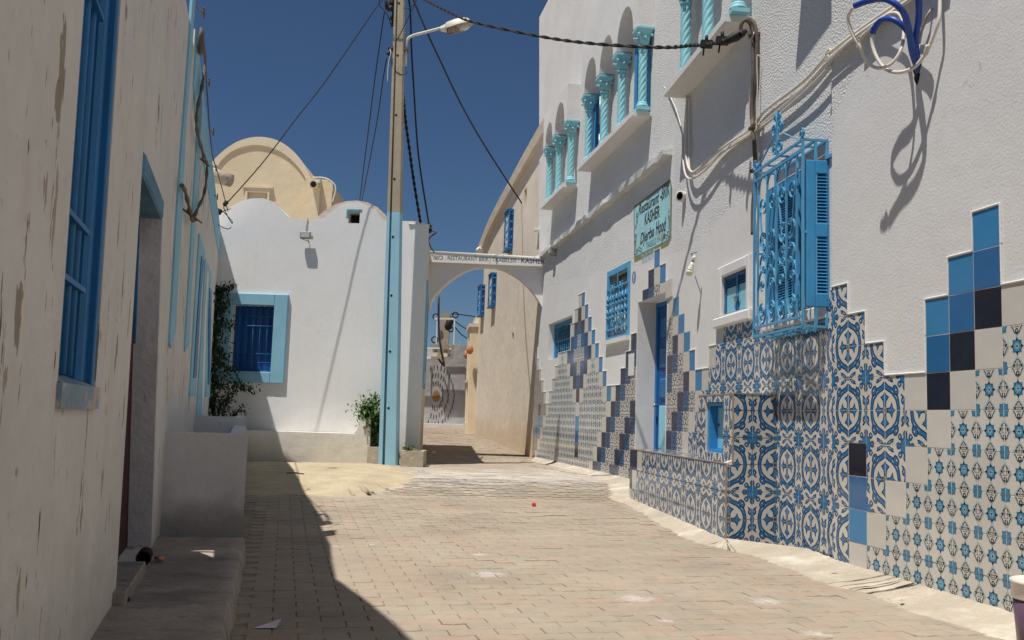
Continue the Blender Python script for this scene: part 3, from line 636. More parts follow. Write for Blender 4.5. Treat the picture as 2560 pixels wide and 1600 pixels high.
def rows(fr, parent, v0, rws, pc=0, pr=0, floor=None, us=0., n=.0, tops=None):
    """rws: {line: [(left seam, pattern string)]}; the row hangs below its line"""
    have = {}
    for line, segs in rws.items():
        for c0, s in segs:
            for i, ch in enumerate(s):
                if ch == '.': continue
                c = c0+i; u, v = us+c*T, v0+line*T; cut = None; have[(c, line)] = 1
                if floor is not None and v-T < floor(u)+.0: 
                    f = floor(u)-.03
                    if v-.02 < f: continue
                    cut = (-.1, .1, max(-.1, f-(v-.1)), .1)
                put_tile(fr, parent, ch, u, v, (c+pc, line+pr), n, cut)
    rim = MB(); b = .011                                           # plaster edge standing a little proud of the tiles
    for (c, l) in have:
        u, v = us+c*T, v0+l*T
        if floor is not None and v-.05 < floor(u): continue
        if (c, l+1) not in have and not (tops and tops(c, l)): rim.bbox(u, u+T, v, v+b, -.004, n+.013, .004)
        if (c+1, l) not in have and not (tops and tops(c+1, l)): rim.bbox(u+T, u+T+b, v-T, v+b, -.004, n+.0132, .004)
        if (c-1, l) not in have and not (tops and tops(c-1, l)): rim.bbox(u-b, u, v-T, v+b, -.004, n+.0128, .004)
    if rim.v: tag(rim.build('plaster_edge', M_smooth, parent, fr), kind='stuff')
    bed = MB()
    for (c, l) in have: bed.quad((us+c*T, v0+(l-1)*T, n+.0048), (us+c*T+T, v0+(l-1)*T, n+.0048), (us+c*T+T, v0+l*T, n+.0048), (us+c*T, v0+l*T, n+.0048))
    bed.build('grout', M_grout, parent, fr)
# near wall: seams counted from the corner, lines counted from the tile row level with the camera
rows(FR1, rest, .9906, {5: [(7,'M')], 4: [(0,'F'),(6,'MX')], 3: [(0,'FF'),(5,'MXKW')], 2: [(0,'FFF'),(5,'XKWHH')], 1: [(0,'FFFFWKWHHH')], 0: [(0,'FFFFFWHHHH')],
    -1: [(0,'FKFFWHHHHH')], -2: [(0,'FXFWHHHHHH')], -3: [(0,'FMWHHHHHHH')], -4: [(0,'FWHHHHHHHH')]}, 0, 0, lambda u: .0, tops=lambda c, l: c < 0 or c > 9)
# middle wall: seams counted from the door
TOPM = lambda c, l: c >= 20 or l >= 4 or (c in (6, 14) and l <= 0)
rows(FM, rest, .9909, {6: [(0,'WM')], 5: [(0,'DWM')], 4: [(0,'DNWM'),(8,'WFFFFFFFFFFF')], 3: [(0,'NBDWM'),(7,'WFFFFFFFFFFFF')], 2: [(0,'BDDNWMWFFFFFFFFFFFFF')],
    1: [(0,'DDNBDWFFFFFFFFFFFFFF')], 0: [(0,'DNBDWF'),(15,'FFFFF')], -1: [(0,'NBDWFF'),(15,'FFFFF')], -2: [(15,'FFFFF')], -3: [(15,'FFFFF')], -4: [(15,'FFFFF')]}, 1, 0, lambda u: 0., tops=TOPM)
# far wall and above the door
far = {0: [(-2,'WM'),], -1: [(-3,'WOWM')], -2: [(-4,'WNBNWM')], -3: [(-4,'NBDBNWM')], -4: [(-8,'WHWNBDDDBNWM')],
    -5: [(-9,'WHHHWNBDBNWHWM')], -6: [(-10,'WHHHHHWNBNWHHHWM')], -7: [(-11,'WHHHHHHHWOWHHHHHWMWNBDDN')],
    -8: [(-12,'WHHHHHHHHHWHHHHHHHWNBDDN')], -9: [(-13,'WHHHHHHHHHHMHHHHHHWNBDDNB')], -10: [(-14,'WHHHHHHHHHHHXHHHHHWNBDDNBD')],
    -11: [(-15,'WHHHHHHHHHHHHOHHHHWNBDDNBDD')], -12: [(-16,'WHHHHHHHHHHHHHHHHHWNBDDNBDDN')]}
far[-4].append((11,'N')); far[-5].append((10,'NB')); far[-6].append((9,'NBD')); far[-7] = [(-11,'WHHHHHHHWOWHHHHHWMWNBDD')]; far[-9] = [(-13,'WHHHHHHHHHHMHHHHHHWNBDDNB')]
far[-10] = [(-14,'WHHHHHHHHHHHXHHHHHWNBDDNBD')]; far[-11] = [(-15,'WHHHHHHHHHHHHOHHHHWNBDDNBDD')]; far[-12] = [(-16,'WHHHHHHHHHHHHHHHHHWNBDDNBDDN')]
def cutrow(s, lim=12): return [(c, t[:max(0, lim-c)]) for c, t in s]
far = {k: cutrow(v) for k, v in far.items()}
grey = {-3: [(-17,'G')], -4: [(-17,'GW')], -5: [(-17,'GGW')], -6: [(-17,'GGGW')], -7: [(-17,'GGGGW')], -8: [(-17,'GGOGG')], -9: [(-17,'GGMG')], -10: [(-17,'GMG')], -11: [(-17,'GG')], -12: [(-17,'G')]}
for k, v in grey.items(): far[k] = far.get(k, [])+v
floor3 = lambda u: .155 if u < .8 else .148
for dct in (far,):
    inside = lambda c, l: False
    rows(FR3, rest, 2.7246, {k: v for k, v in dct.items()}, 0, 0, floor3, tops=lambda c, l: c >= 12 or c < -17)
FR3b = Frame(*(FR3.p(3.4, 0)[:2]), sin(radians(10.4008)), -cos(radians(10.4008)))
rows(FR3b, rest, 2.61, {1: [(-2,'M')], 0: [(-3,'NWM')]}, 0, 0, None)
for c, ch in ((-4,'N'),(-3,'B'),(-2,'D'),(-1,'W')): put_tile(FR3b, rest, ch, c*T, 2.41, cut=(-.1, .1, HDOOR[3]-2.31+.004, .1))
o = put_tile(FR3b, rest, 'W', .002, 2.415, n=.008); o.rotation_euler.rotate_axis('Z', .03); part_label(o, 'loose stained white tile with chipped corners')

# ------------------------------------------------------------------ restaurant: windows, door, grilles
def textmesh(s, shear=0., bold=0.):
    cu = bpy.data.curves.new('lettering', 'FONT'); cu.body = s; cu.shear = shear; cu.offset = bold; cu.extrude = .004; cu.resolution_u = 3
    ob = bpy.data.objects.new('lettering', cu); COL.objects.link(ob); bpy.context.view_layer.update()
    me = bpy.data.meshes.new_from_object(ob.evaluated_get(bpy.context.evaluated_depsgraph_get())); bpy.data.objects.remove(ob); bpy.data.curves.remove(cu); return me
def letters(fr, s, a, b, h, n, m, parent, shear=0., bold=0., name='lettering'):
    """write s from point a to point b (u, v of the baseline), caps about h tall"""
    me = textmesh(s, shear, bold); xs_ = [v.co.x for v in me.vertices]; x0, x1 = min(xs_), max(xs_); sx = (b[0]-a[0])/(x1-x0); sy = h/.70; k = (b[1]-a[1])/(b[0]-a[0])
    for v in me.vertices:
        x = (v.co.x-x0)*sx; v.co = (x, v.co.y*sy+x*k, v.co.z*.12)
    me.materials.clear(); me.materials.append(m)
    return place(name, me, fr.m @ Matrix.Translation((a[0], a[1], n)), parent)
def spiral(c, r, turns, a0, d=1, n=10, rmin=.18):
    k = int(n*turns)+2
    return [(c[0]+(r*(1-(1-rmin)*i/(k-1)))*cos(a0+d*2*pi*turns*i/(k-1)), c[1]+(r*(1-(1-rmin)*i/(k-1)))*sin(a0+d*2*pi*turns*i/(k-1))) for i in range(k)]
def flats(mb, pts2, n, w=.012, h=.004): return mb.flat([(x, y, n) for x, y in pts2], w, h, (0,0,1))
# small fretwork window
u0, u1, v0, v1, d = HW1
w1 = MB(); f = .07; w1.box(u0,u0+f,v0,v1,-d,-d+.03); w1.box(u1-f,u1,v0,v1,-d,-d+.03); w1.box(u0+f,u1-f,v1-f,v1,-d,-d+.03); w1.box(u0+f,u1-f,v0,v0+.04,-d,-d+.03)
w1 = w1.build('fretwork_window', M_blue, rest, FR3)
mb = MB(); mb.box(u0+f,u1-f,v0+.04,v1-f,-d-.05,-d-.03); mb.build('mesh_screen', M_greenish, w1, FR3)
mb = MB(); mb.box(u0+f,u1-f,(v0+v1)/2-.012,(v0+v1)/2+.012,-d,-d+.02)
n_ = 11
for i in range(n_):
    for j in range(7):
        x = u0+f+(u1-u0-2*f)*(i+.5)/n_; y = v0+.06+(v1-v0-.15)*(j+.5)/7
        if j % 2: flats(mb, spiral((x, y), .035, 1.1, i, 1 if i % 2 else -1, 7), -d+.01, .01, .006)
        else: mb.add([(x-.03,y,-d+.01),(x,y-.05,-d+.012),(x+.03,y,-d+.01),(x,y+.05,-d+.012)], [(0,1,2,3)])
mb.build('fretwork', M_blue, w1, FR3)['kind'] = 'stuff'
# tall grilled window
u0, u1, v0, v1, d = HW2
w2 = MB(); f = .055; w2.bbox(u0-.02,u0+f,v0-.02,v1+.02,-.02,.02); w2.bbox(u1-f,u1+.02,v0-.02,v1+.02,-.02,.02); w2.bbox(u0+f,u1-f,v1-f,v1+.02,-.02,.019); w2.box(u0+f,u1-f,v0,v0+.03,-.02,.01)
w2 = w2.build('grilled_window', M_cage, rest, FR3)
mb = MB(); mb.box(u0,u1,v0,v1,-d-.02,-d); mb.build('inner_shutter', M_bench, w2, FR3)
mb = MB(); mb.box(u0+f,u1-f,v1-.30,v1-f,-d,-d+.012); mb.build('window_pane', M_brownp, w2, FR3)
mb = MB(); mb.box(u0-.03,u1+.03,v0-.075,v0-.02,-.01,.05); mb.build('window_sill', M_wall, rest, FR3)
hb = [v0+.11, v0+.33, v0+.50, v1-.62, v1-.45, v1-.24]
for y in hb: mb = MB(); mb.box(u0+.02, u1-.02, y-.009, y+.009, .024, .036); mb.build('crossbar', M_cage, w2, FR3)
nb = 7
for i in range(nb):
    x = u0+f+.02+(u1-u0-2*f-.04)*i/(nb-1); a, b = v0+.04, v1-(.24 if i != 3 else .06)
    mb = MB(); mb.box(x-.008,x+.008,a,b,.012,.024)
    for y in hb[1:3]+hb[3:5]: mb.lathe([(.006,-.03),(.026,-.022),(.012,.0),(.008,.04)], 8, (x,y+.02,.03), (0,1,0))
    mb.build('bar', M_cage, w2, FR3)
for q in (1.75, 4.45):
    x = u0+f+.02+(u1-u0-2*f-.04)*q/(nb-1); mb = MB(); ya, yb = hb[2]+.16, hb[3]-.1
    for s_ in (-1, 1):
        flats(mb, [(x+s_*.07, ya), (x+s_*.05, (ya+yb)/2), (x+s_*.015, yb)], .03, .014, .012)
        flats(mb, spiral((x+s_*.06, ya-.02), .05, 1.3, pi/2, s_, 8), .03, .014, .01); flats(mb, spiral((x+s_*.05, yb+.03), .045, 1.3, -pi/2, -s_, 8), .03, .014, .01)
        flats(mb, spiral((x+s_*.05, ya-.13), .035, 1.2, -pi/2, -s_, 8), .03, .014, .01)
    mb.build('scroll', M_cage, w2, FR3)
# paper notices by the window
mb = MB(); mb.box((2.141, 1.698)[0], (2.361, 1.688)[0], (2.14, 1.543)[1]-.12, (2.356, 1.689)[1], .012, .016); tag(mb.build('paper_notice', M_paper, None, FR3), 'white paper notice stuck on dark tiles right of the tall grilled window', 'notice')
# door in its reveal
u0, u1, v0, v1, d = HDOOR
dr = MB(); f = .05; dr.bbox(u0,u0+f,v0,v1,-d-.03,-d+.0); dr.bbox(u1-f,u1,v0,v1,-d-.03,-d+.0); dr.bbox(u0+f,u1-f,v1-f,v1,-d-.03,-d-.001)
dr = dr.build('door', mat('door_frame_blue', (.02,.16,.42), .45, .4, .05, 5), rest, FR3)
mb = MB(); mb.box(u0+f,u1-f,v0,v1-f,-d-.05,-d-.02); mb.build('door_leaf', M_navy, dr, FR3)
for y in (v1-.42, v1-.78, v1-1.14):
    mb = MB(); mb.bbox(u0+f+.10,u0+f+.36,y,y+.24,-d-.022,-d,.02); mb.build('door_panel', M_deep, dr, FR3); mb = MB(); mb.bbox(u0+f+.46,u1-f-.08,y,y+.24,-d-.022,-d,.02); mb.build('door_panel', M_deep, dr, FR3)
mb = MB(); mb.bbox(u0+f+.12,u1-f-.1,v0+.45,v1-1.22,-d-.022,-d+.004,.008); part_label(mb.build('door_panel', M_sky, dr, FR3), 'tall light blue panel of the door')
mb = MB(); mb.lathe([(.012,0),(.012,.04),(.022,.045),(.024,.06),(.01,.07)], 10, (u0+f+.05,v0+.95,-d-.02)); mb.build('door_handle', M_metal, dr, FR3)
mb = MB(); mb.box(u0,u1,0,v0,-d-.05,.02); mb.build('door_step', M_bench, rest, FR3)
# meter hatch with two light blue doors, in a plaster surround
u0, u1, v0, v1, d = HHA
hs = MB(); a, b, c, e = (1.684, 2.325)[0], (2.469, 2.198)[0], 1.735, (2.468, 2.282)[1]
hs.bbox(a,u0,c+.09,e,-.01,.035,.012); hs.bbox(u1,b,c+.09,e,-.01,.035,.012); hs.bbox(u0,u1,v1,e,-.01,.035,.012); hs.bbox(u0,u1,c+.09,v0,-.01,.035,.012); hs.bbox(a-.06,b+.05,c,c+.09,-.01,.05,.012)
hs = hs.build('meter_hatch', M_wall, rest, FM)
f = .024; um = (u0+u1)/2
mb = MB(); mb.bbox(u0,u0+f,v0,v1,-d,-.008); mb.bbox(u1-f,u1,v0,v1,-d,-.008); mb.bbox(u0+f,u1-f,v1-f,v1,-d,-.009); mb.bbox(u0+f,u1-f,v0,v0+f,-d,-.009); mb.build('frame', M_deep, hs, FM)
for a, b in ((u0+f, um-.004), (um+.004, u1-f)):
    mb = MB(); mb.bbox(a,b,v0+f,v1-f-.078,-d,-.018,.006); dd = mb.build('hatch_door', M_sky, hs, FM)
    mb = MB(); mb.box(a,b,v1-f-.074,v1-f,-d,-d+.006); mb.build('opening', M_dark, hs, FM)
    mb = MB()
    for i in range(9): x = a+(b-a)*(i+.5)/9; mb.box(x-.003,x+.003,v1-f-.074,v1-f,-.024,-.018)
    for i in range(3): y = v1-f-.074+.025*(i+.5); mb.box(a,b,y-.003,y+.003,-.018,-.014)
    mb.build('wire_mesh', M_deep, hs, FM)
mb = MB(); mb.box(um-.022,um+.022,v0+f,v1-f,-.02,-.006); mb.build('mullion', M_deep, hs, FM)
mb = MB(); y = (v0+v1)/2-.04; mb.tube([(um-.07,y+.012,0), (um-.02,y,.008), (um+.07,y+.02,.004)], .008, 7); mb.box(um-.015,um+.02,y-.035,y,-.004,.014); mb.build('latch', M_metal, hs, FM)
# window with louvred shutters behind a belly grille
u0, u1, v0, v1, d = HCG
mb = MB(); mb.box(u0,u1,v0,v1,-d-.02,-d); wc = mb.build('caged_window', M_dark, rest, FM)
mb = MB(); mb.bbox(u0-.02,u1+.01,v0-.09,v0,-.02,.03,.01); mb.build('window_sill', M_wall, wc, FM)
sl_, sr_ = (2.81, 2.253)[0], (3.45, 2.14)[0]
louvre_shutter('shutter', sr_-sl_, v1-v0-.06, FM.m @ Matrix.Translation((sl_, v0+.03, -.01)), 40, rest, (sr_-sl_)*.3, M_blue, (.45,), (sr_-sl_)*.2)
hu, fu = u1-.01, (3.839, 2.169)[0]
ang = math.atan2(.155, hu-fu); wl = math.hypot(.155, hu-fu)
louvre_shutter('shutter', wl, v1-v0-.04, FM.m @ Matrix.Translation((fu, v0-.02, .155)) @ Matrix.Rotation(ang, 4, 'Y'), 36, rest, wl*.40, M_blue, (.52,), wl*.05)
ga, gb = (2.985, 2.213)[0], (3.866, 2.058)[0]; gt, gl, gn = (3.836, 2.822)[1], (3.885, 1.547)[1], .18
gw = gb-ga; gh = gt-gl; cage = MB(); s_ = .016
def rod(a, b, w=s_): cage.bar(a, b, w, w, (0,0,1) if abs(a[2]-b[2]) < .01 else (0,1,0))
for x in (ga, gb): rod((x,gl,gn),(x,gt,gn)); rod((x,gt,gn),(x,gt,0)); rod((x,gl,gn),(x,gl,0)); rod((x,gl,.012),(x,gt,.012)); rod((x,gt-.5*gh,gn),(x,gt-.5*gh,0))
for y in (gt, gt-.075, gl, gl+.065): rod((ga,y,gn),(gb,y,gn))
rod((ga,gt,.09),(gb,gt,.09)); rod((ga,gl,.09),(gb,gl,.09)); rod((ga,gt,.012),(gb,gt,.012)); rod((gb,gl,.09),(gb,gt,.09)); rod((ga,gl,.012),(gb,gl,.012)); rod((ga,gl,.05),(gb,gl,.13))
for k in range(3): x = ga+gw*(k+.8)/3.4; rod((x,gl,gn),(x,gl,.0),.012); rod((x,gt,gn),(x,gt,.0),.012)
rod((gb,gt-.12,.012),(gb+.09,gt-.12,.006),.022)
grille = cage.build('grille_frame', M_cage, rest, FM)
for k in range(5):
    x = ga+gw*(.09+.2*k) if k else ga+gw*.085
    mb = MB(); mb.bar((x,gl+.065,gn),(x,gt-.075,gn),.013,.013); mb.build('bar', M_cage, grille, FM)
xs_ = [ga+gw*(.085+.205*k) for k in range(5)]
for k in range(4):
    xa, xb = xs_[k], xs_[k+1]; xm = (xa+xb)/2; r = (xb-xa)/2
    mb = MB(); top = gt-.085
    pts = [(xa+.004, top-.45), (xa+.004, top-r)]+[(xm+r*cos(t), top-r+r*sin(t)) for t in [pi-pi*i/7 for i in range(8)]]+[(xb-.004, top-r-.05)]
    flats(mb, pts[1:], gn, .014, .005); flats(mb, spiral((xm+.01, top-2.0*r-.03), r*.86, 1.5, 0, -1, 12), gn, .014, .005); mb.build('scroll', M_cage, grille, FM)
    mb = MB(); yb = gl+.07; R_ = r*1.0
    flats(mb, [(xm+R_*cos(t), yb+.21+.2*sin(t)) for t in [2*pi*i/20 for i in range(21)]], gn, .016, .005)
    flats(mb, spiral((xm, yb+.11), r*.62, 1.6, pi/2, -1 if k % 2 else 1, 12), gn, .014, .005); flats(mb, spiral((xm, yb+.30), r*.48, 1.5, -pi/2, 1 if k % 2 else -1, 12), gn, .014, .005); mb.build('scroll', M_cage, grille, FM)
for k in (0, 2):
    xm = xs_[k+1]; mb = MB(); yl = gl+.50
    flats(mb, [(xs_[k]+.01, gt-.2), (xs_[k]+(xm-xs_[k])*.5, gl+gh*.55), (xm-.008, yl)], gn, .014, .006); flats(mb, [(xs_[k+2]-.01, gt-.2), (xs_[k+2]-(xs_[k+2]-xm)*.5, gl+gh*.55), (xm+.008, yl)], gn, .014, .006); mb.build('brace', M_cage, grille, FM)
    for sx, yy in ((-1, yl+.17), (1, yl+.17), (-1, yl-.0), (1, yl-.0)):
        mb = MB(); r = gw*.072
        flats(mb, [(xm+sx*(r*1.15+r*.95*cos(t)), yy+.07*sin(t)+.03) for t in [-2.2+4.4*i/10 for i in range(11)]], gn, .014, .005)
        flats(mb, spiral((xm+sx*r*.95, yy+.075), r*.5, 1.3, 0, sx, 9), gn, .014, .005); flats(mb, spiral((xm+sx*r*.95, yy-.015), r*.5, 1.3, 0, -sx, 9), gn, .014, .005); mb.build('scroll', M_cage, grille, FM)
mb = MB(); xm = (ga+gb)/2
flats(mb, [(ga+.03, gt+.01), (ga+gw*.18, gt+.06), (xm-.10, gt+.15), (xm-.05, gt+.17)], gn, .014, .005); flats(mb, [(gb-.03, gt+.01), (gb-gw*.18, gt+.06), (xm+.10, gt+.15), (xm+.05, gt+.17)], gn, .014, .005)
for sx in (-1, 1):
    flats(mb, spiral((xm+sx*.052, gt+.07), .05, 1.5, pi/2, sx, 12), gn, .016, .005); flats(mb, spiral((xm+sx*.05, gt+.22), .048, 1.5, -pi/2, sx, 12), gn, .016, .005); flats(mb, spiral((xm+sx*.03, gt+.30), .03, 1., -pi/2, sx, 12), gn, .016, .005)
    flats(mb, spiral(((ga if sx < 0 else gb)-sx*.02, gt+.045), .042, 1.4, pi/2 if sx > 0 else pi/2, -sx, 12), gn, .016, .005)
    flats(mb, [(xm+sx*.01, gt), (xm+sx*.008, gt+.28), (xm+sx*.03, gt+.34)], gn, .016, .006)
mb.build('crest', M_cage, grille, FM)

# ------------------------------------------------------------------ tiled counter in front of the restaurant
cnt = thing('tiled_counter', 'flower tiled masonry counter with a small light blue hatch, standing against the restaurant', 'counter', (1.6, 8, 0))
CL, CT, BT = -2.94, .588, 1.107
mb = MB(); fk = FK.p
pl = [tuple(fk(CL, 0)[:2]), tuple(fk(0, 0)[:2]), tuple(FPN.p(.442, 0)[:2]), tuple(FM.p(2.0, 0, .0)[:2]), tuple(FM.p(.06, 0, 0)[:2])]
mb.prism(pl, -.05, CT); mb.build('body', M_grout, cnt)
NU0, NU1, NV0, NV1 = -.62, -.20, .655, 1.05
PQ = FK2.m.inverted() @ FPN.p(.442, 0); PQ = (PQ.x, PQ.z)
mb = MB(); mb.box(-.80,NU0,CT,BT,-.36,0); mb.add([(*q, z) for z in (CT, BT) for q in ((NU1,0),(0,0),PQ,(NU1,-.36))] and [(q[0], z, q[1]) for z in (CT, BT) for q in ((NU1,0),(0,0),PQ,(NU1,-.36))], [(0,1,2,3),(7,6,5,4),(0,4,5,1),(1,5,6,2),(2,6,7,3),(3,7,4,0)]); mb.box(NU0,NU1,NV1,BT,-.36,0); mb.box(NU0,NU1,CT,NV0,-.36,0); mb.box(NU0,NU1,NV0,NV1,-.36,-.13); mb.build('upper_box', M_grout, cnt, FK2)
def tile_region(fr, parent, key, us, v0, rects, pc=0, pr=0, n=0.):
    for a, b, c, d in rects:
        for i in range(math.floor((a-us)/T+1e-6), math.ceil((b-us)/T-1e-6)):
            for j in range(math.floor((c-v0)/T+1e-6), math.ceil((d-v0)/T-1e-6)):
                u, v = us+i*T, v0+j*T; x0, x1, y0, y1 = max(a-u, 0), min(b-u, T), max(c-v, 0), min(d-v, T)
                if x1-x0 < .012 or y1-y0 < .012: continue
                cut = None if x1-x0 > .199 and y1-y0 > .199 else (x0-.1, x1-.1, y0-.1, y1-.1)
                put_tile(fr, parent, key, u, v+T, (i+pc, j+1+pr), n, cut)
tile_region(FPN, cnt, 'F', .217, .987, [(.055, .438, CT, BT), (.004, .438, -.02, CT)], 0, 0, .002)
tile_region(FK2, cnt, 'F', (-0.126, 0.982)[0]-.2, .987, [(-.797,NU0-.0,CT,BT), (NU1,-.003,CT,BT), (NU0,NU1,NV1,BT), (NU0,NU1,CT,NV0)], 1, 0, .002)
ku = (-0.235, 0.388)[0]; k0 = ku-14*T
tile_region(FK, cnt, 'F', k0, .987, [(k0+.6, -.004, CT-.2, CT), (k0+.4, -.004, CT-.4, CT-.2), (k0+.2, -.004, -.03, CT-.4)], 0, 0, .002)
kk = CL+.005
tile_region(FK, cnt, 'N', k0, .987, [(kk, k0+.4, CT-.2, CT), (kk, k0+.2, CT-.4, CT-.2)], 0, 0, .002)
tile_region(FK, cnt, 'W', k0, .987, [(k0+.4, k0+.6, CT-.2, CT), (k0+.2, k0+.4, CT-.4, CT-.2), (kk, k0+.2, 0, CT-.4)], 0, 0, .002)
FKT = Frame(0, 0, 1, 0); FKT.m = FK.m @ Matrix(((1,0,0,0),(0,0,1,CT),(0,-1,0,0),(0,0,0,1)))
tile_region(FKT, cnt, 'F', k0, 0, [(kk, -.82, 0, .36)], 0, 0, .002)
mb = MB(); mb.box(NU0+.004,NU0+.05,NV0,NV1,-.128,-.01); mb.box(NU0+.05,NU1-.004,NV1-.03,NV1-.004,-.128,-.01); mb.box(NU0+.05,NU1-.004,NV0,NV0+.025,-.128,-.01); nf = mb.build('hatch_frame', mat('hatch_frame_blue', (.03,.23,.52), .45, .4, .05, 5), cnt, FK2)
mb = MB(); mb.bbox(NU0+.05,NU1-.004,NV0+.025,NV1-.03,-.127,-.075,.008); nd = mb.build('hatch_door', M_sky, cnt, FK2)
mb = MB(); mb.lathe([(.013,0),(.013,.004)], 10, (NU0+.09,(NV0+NV1)/2+.02,-.075)); mb.build('keyhole', M_dark, nd, FK2)
M_trim = mat('tile_edge_trim', (.34,.24,.18), .7, .3, .2, 30, stains=[((.5,.45,.38), (12,12,12), .55, .1, .7)])
for fr, a, b in ((FK2, (-.80,BT,.006), (.0,BT,.006)), (FK2, (.004,CT,.004), (.004,BT,.004)), (FK, (CL,CT+.004,.006), (0,CT+.004,.006)), (FK, (.003,0,.003), (.003,CT,.003)), (FPN, (.05,BT+.003,.006), (.44,BT+.003,.006))):
    mb = MB(); mb.bar(a, b, .009, .009, (0,0,1) if fr is not FK or a[1] == b[1] else (1,0,0)); mb.build('edge_trim', M_trim, cnt, fr)
mb = MB(); mb.add([(.0,CT+.002,.0),(.06,CT+.002,0),(.06,CT+.03,0),(.0,CT+.012,0),(.0,CT+.002,-.03),(.06,CT+.002,-.03),(.06,CT+.03,-.03),(.0,CT+.012,-.03)], [(3,2,1,0),(4,5,6,7),(0,1,5,4),(1,2,6,5),(2,3,7,6),(3,0,4,7)]); mb.build('mortar_patch', M_smooth, cnt, FPN)

# ------------------------------------------------------------------ things fixed on the restaurant wall
sg = thing('painted_sign', 'turquoise hand painted restaurant sign with black script on the wall above the door', 'sign', FR3.p(2.86, 3.15, .01))
cor = [(2.19,3.505),(3.475,3.535),(3.535,3.42),(3.53,2.86),(3.44,2.80),(2.27,2.80),(2.24,2.86)]
mb = MB(); mb.prism(cor, -.004, .002); mb.build('border', M_signg, sg, FR3)
mb = MB(); mb.prism([(2.225,3.47),(3.445,3.50),(3.485,3.44),(3.485,2.90),(3.43,2.865),(2.285,2.865)], .001, .0035); mb.build('ground_paint', M_signb, sg, FR3)
letters(FR3, 'Restaurant -', (2.39, 3.352), (3.211, 3.356), .125, 0.0036, M_paint, sg, .25, .025); letters(FR3, 'BRIK', (3.207, 3.354), (3.461, 3.364), .15, 0.0036, M_paint, sg, .1, .02)
letters(FR3, 'KASHER', (2.619, 3.186), (3.149, 3.182), .135, 0.0036, M_paint, sg, .1, .028)
letters(FR3, 'Djerba', (2.473, 2.979), (2.967, 2.993), .13, 0.0036, M_paint, sg, .25, .024); letters(FR3, 'Hood', (3.026, 2.993), (3.366, 2.983), .15, 0.0036, M_paint, sg, .2, .028)
letters(FR3, 'TRABELSI', (2.691, 2.886), (3.041, 2.885), .075, 0.0036, M_grey, sg, 0, .01); letters(FR3, 'HAYIM', (3.076, 2.893), (3.341, 2.889), .085, 0.0036, mat('faded_red_letters', (.25,.2,.17), .8, .2, .2, 30), sg, 0, .01)
mb = MB()
for c, s_ in (((2.293, 2.891), 1), ((3.476, 2.881), -1)):
    flats(mb, spiral((c[0]+s_*.03, c[1]+.03), .05, 1.2, pi, s_, 9), 0.0045, .002, .008)
    for q in (0, .035): flats(mb, [(c[0]+s_*.06, c[1]-.01+q), (c[0]+s_*.14, c[1]+.03+q), (c[0]+s_*.22, c[1]+.0+q), (c[0]+s_*.26, c[1]-.02+q)], 0.0045, .002, .008)
    for q in (0, .02): flats(mb, [(c[0]+s_*.01, c[1]+.06), (c[0]-s_*(.0-q), c[1]+.16), (c[0]+s_*(.01+q), c[1]+.25)], 0.0045, .002, .007)
for x, y in ((150,640),(150,690),(150,745),(130,810),(130,860)): q = (1.923, 3.958); 
for c in ((2.324, 3.365), (2.326, 3.327), (2.324, 3.275), (2.285, 3.223)): flats(mb, spiral((c[0]+.01, c[1]), .035, 1.3, 0, 1, 8), 0.0045, .002, .007)
for c in ((3.45, 3.17), (3.449, 3.109), (2.286, 3.121), (2.286, 3.05)): flats(mb, [(c[0]-.012, c[1]-.015), (c[0]+.012, c[1]+.02)], 0.0045, .002, .01)
mb.build('flourish', M_paint, sg, FR3)
tag(letters(FR3, 'Tél: 52 512 169', (2.516, 2.737), (2.997, 2.742), .11, .002, M_faint, None, 0, .01, 'phone_number'), 'faded pale blue telephone number painted beneath the turquoise sign', 'lettering')
fb = thing('round_mark', 'small round blue letter mark on the wall between tall window and door', 'mark', FR3.p(*(2.249, 2.617)))
c = (2.249, 2.617); mb = MB(); mb.lathe([(.075,0),(.075,.002)], 20, (c[0],c[1],.0)); mb.build('disc', M_fb, fb, FR3)
letters(FR3, 'f', (c[0]-.02,c[1]-.05), (c[0]+.022,c[1]-.05), .095, .0025, M_board, fb, 0, .03)
# bulb on its wire
c = (1.208, 2.447); d_ = (1.175, 2.352)
bl = thing('light_bulb', 'white LED bulb hanging bare from a wire on the wall right of the door', 'light bulb', FM.p(d_[0], d_[1], .12))
ax = Vector((d_[0]-c[0], d_[1]-c[1], .02)); L_ = ax.length; 
mb = MB(); mb.lathe([(.012,-.03),(.018,-.02),(.02,0),(.015,.01)], 14, (c[0],c[1],.1), ax); mb.build('socket', M_board, bl, FM)
mb = MB(); mb.lathe([(.0135,.008),(.0145,.012),(.0135,.018),(.0145,.024),(.0135,.03),(.0145,.036)], 14, (c[0],c[1],.1), ax); mb.build('screw_cap', M_metal, bl, FM)
mb = MB(); mb.lathe([(.015,.036),(.02,.06),(.032,.10),(.036,.115)], 18, (c[0],c[1],.1), ax); mb.build('heat_sink', M_board, bl, FM)
mb = MB(); mb.lathe([(.036,.115),(.038,.13),(.035,.15),(.024,.168),(.008,.176)], 18, (c[0],c[1],.1), ax); mb.build('globe', M_bulb, bl, FM)
mb = MB(); w_p = (0.968, 2.546); mb.tube([(w_p[0]+.02,w_p[1]+.01,.0), (w_p[0]+.005,w_p[1]-.01,.06), (c[0],c[1]+.02,.1)], .004, 6); mb.build('wire', M_paint, bl, FM)
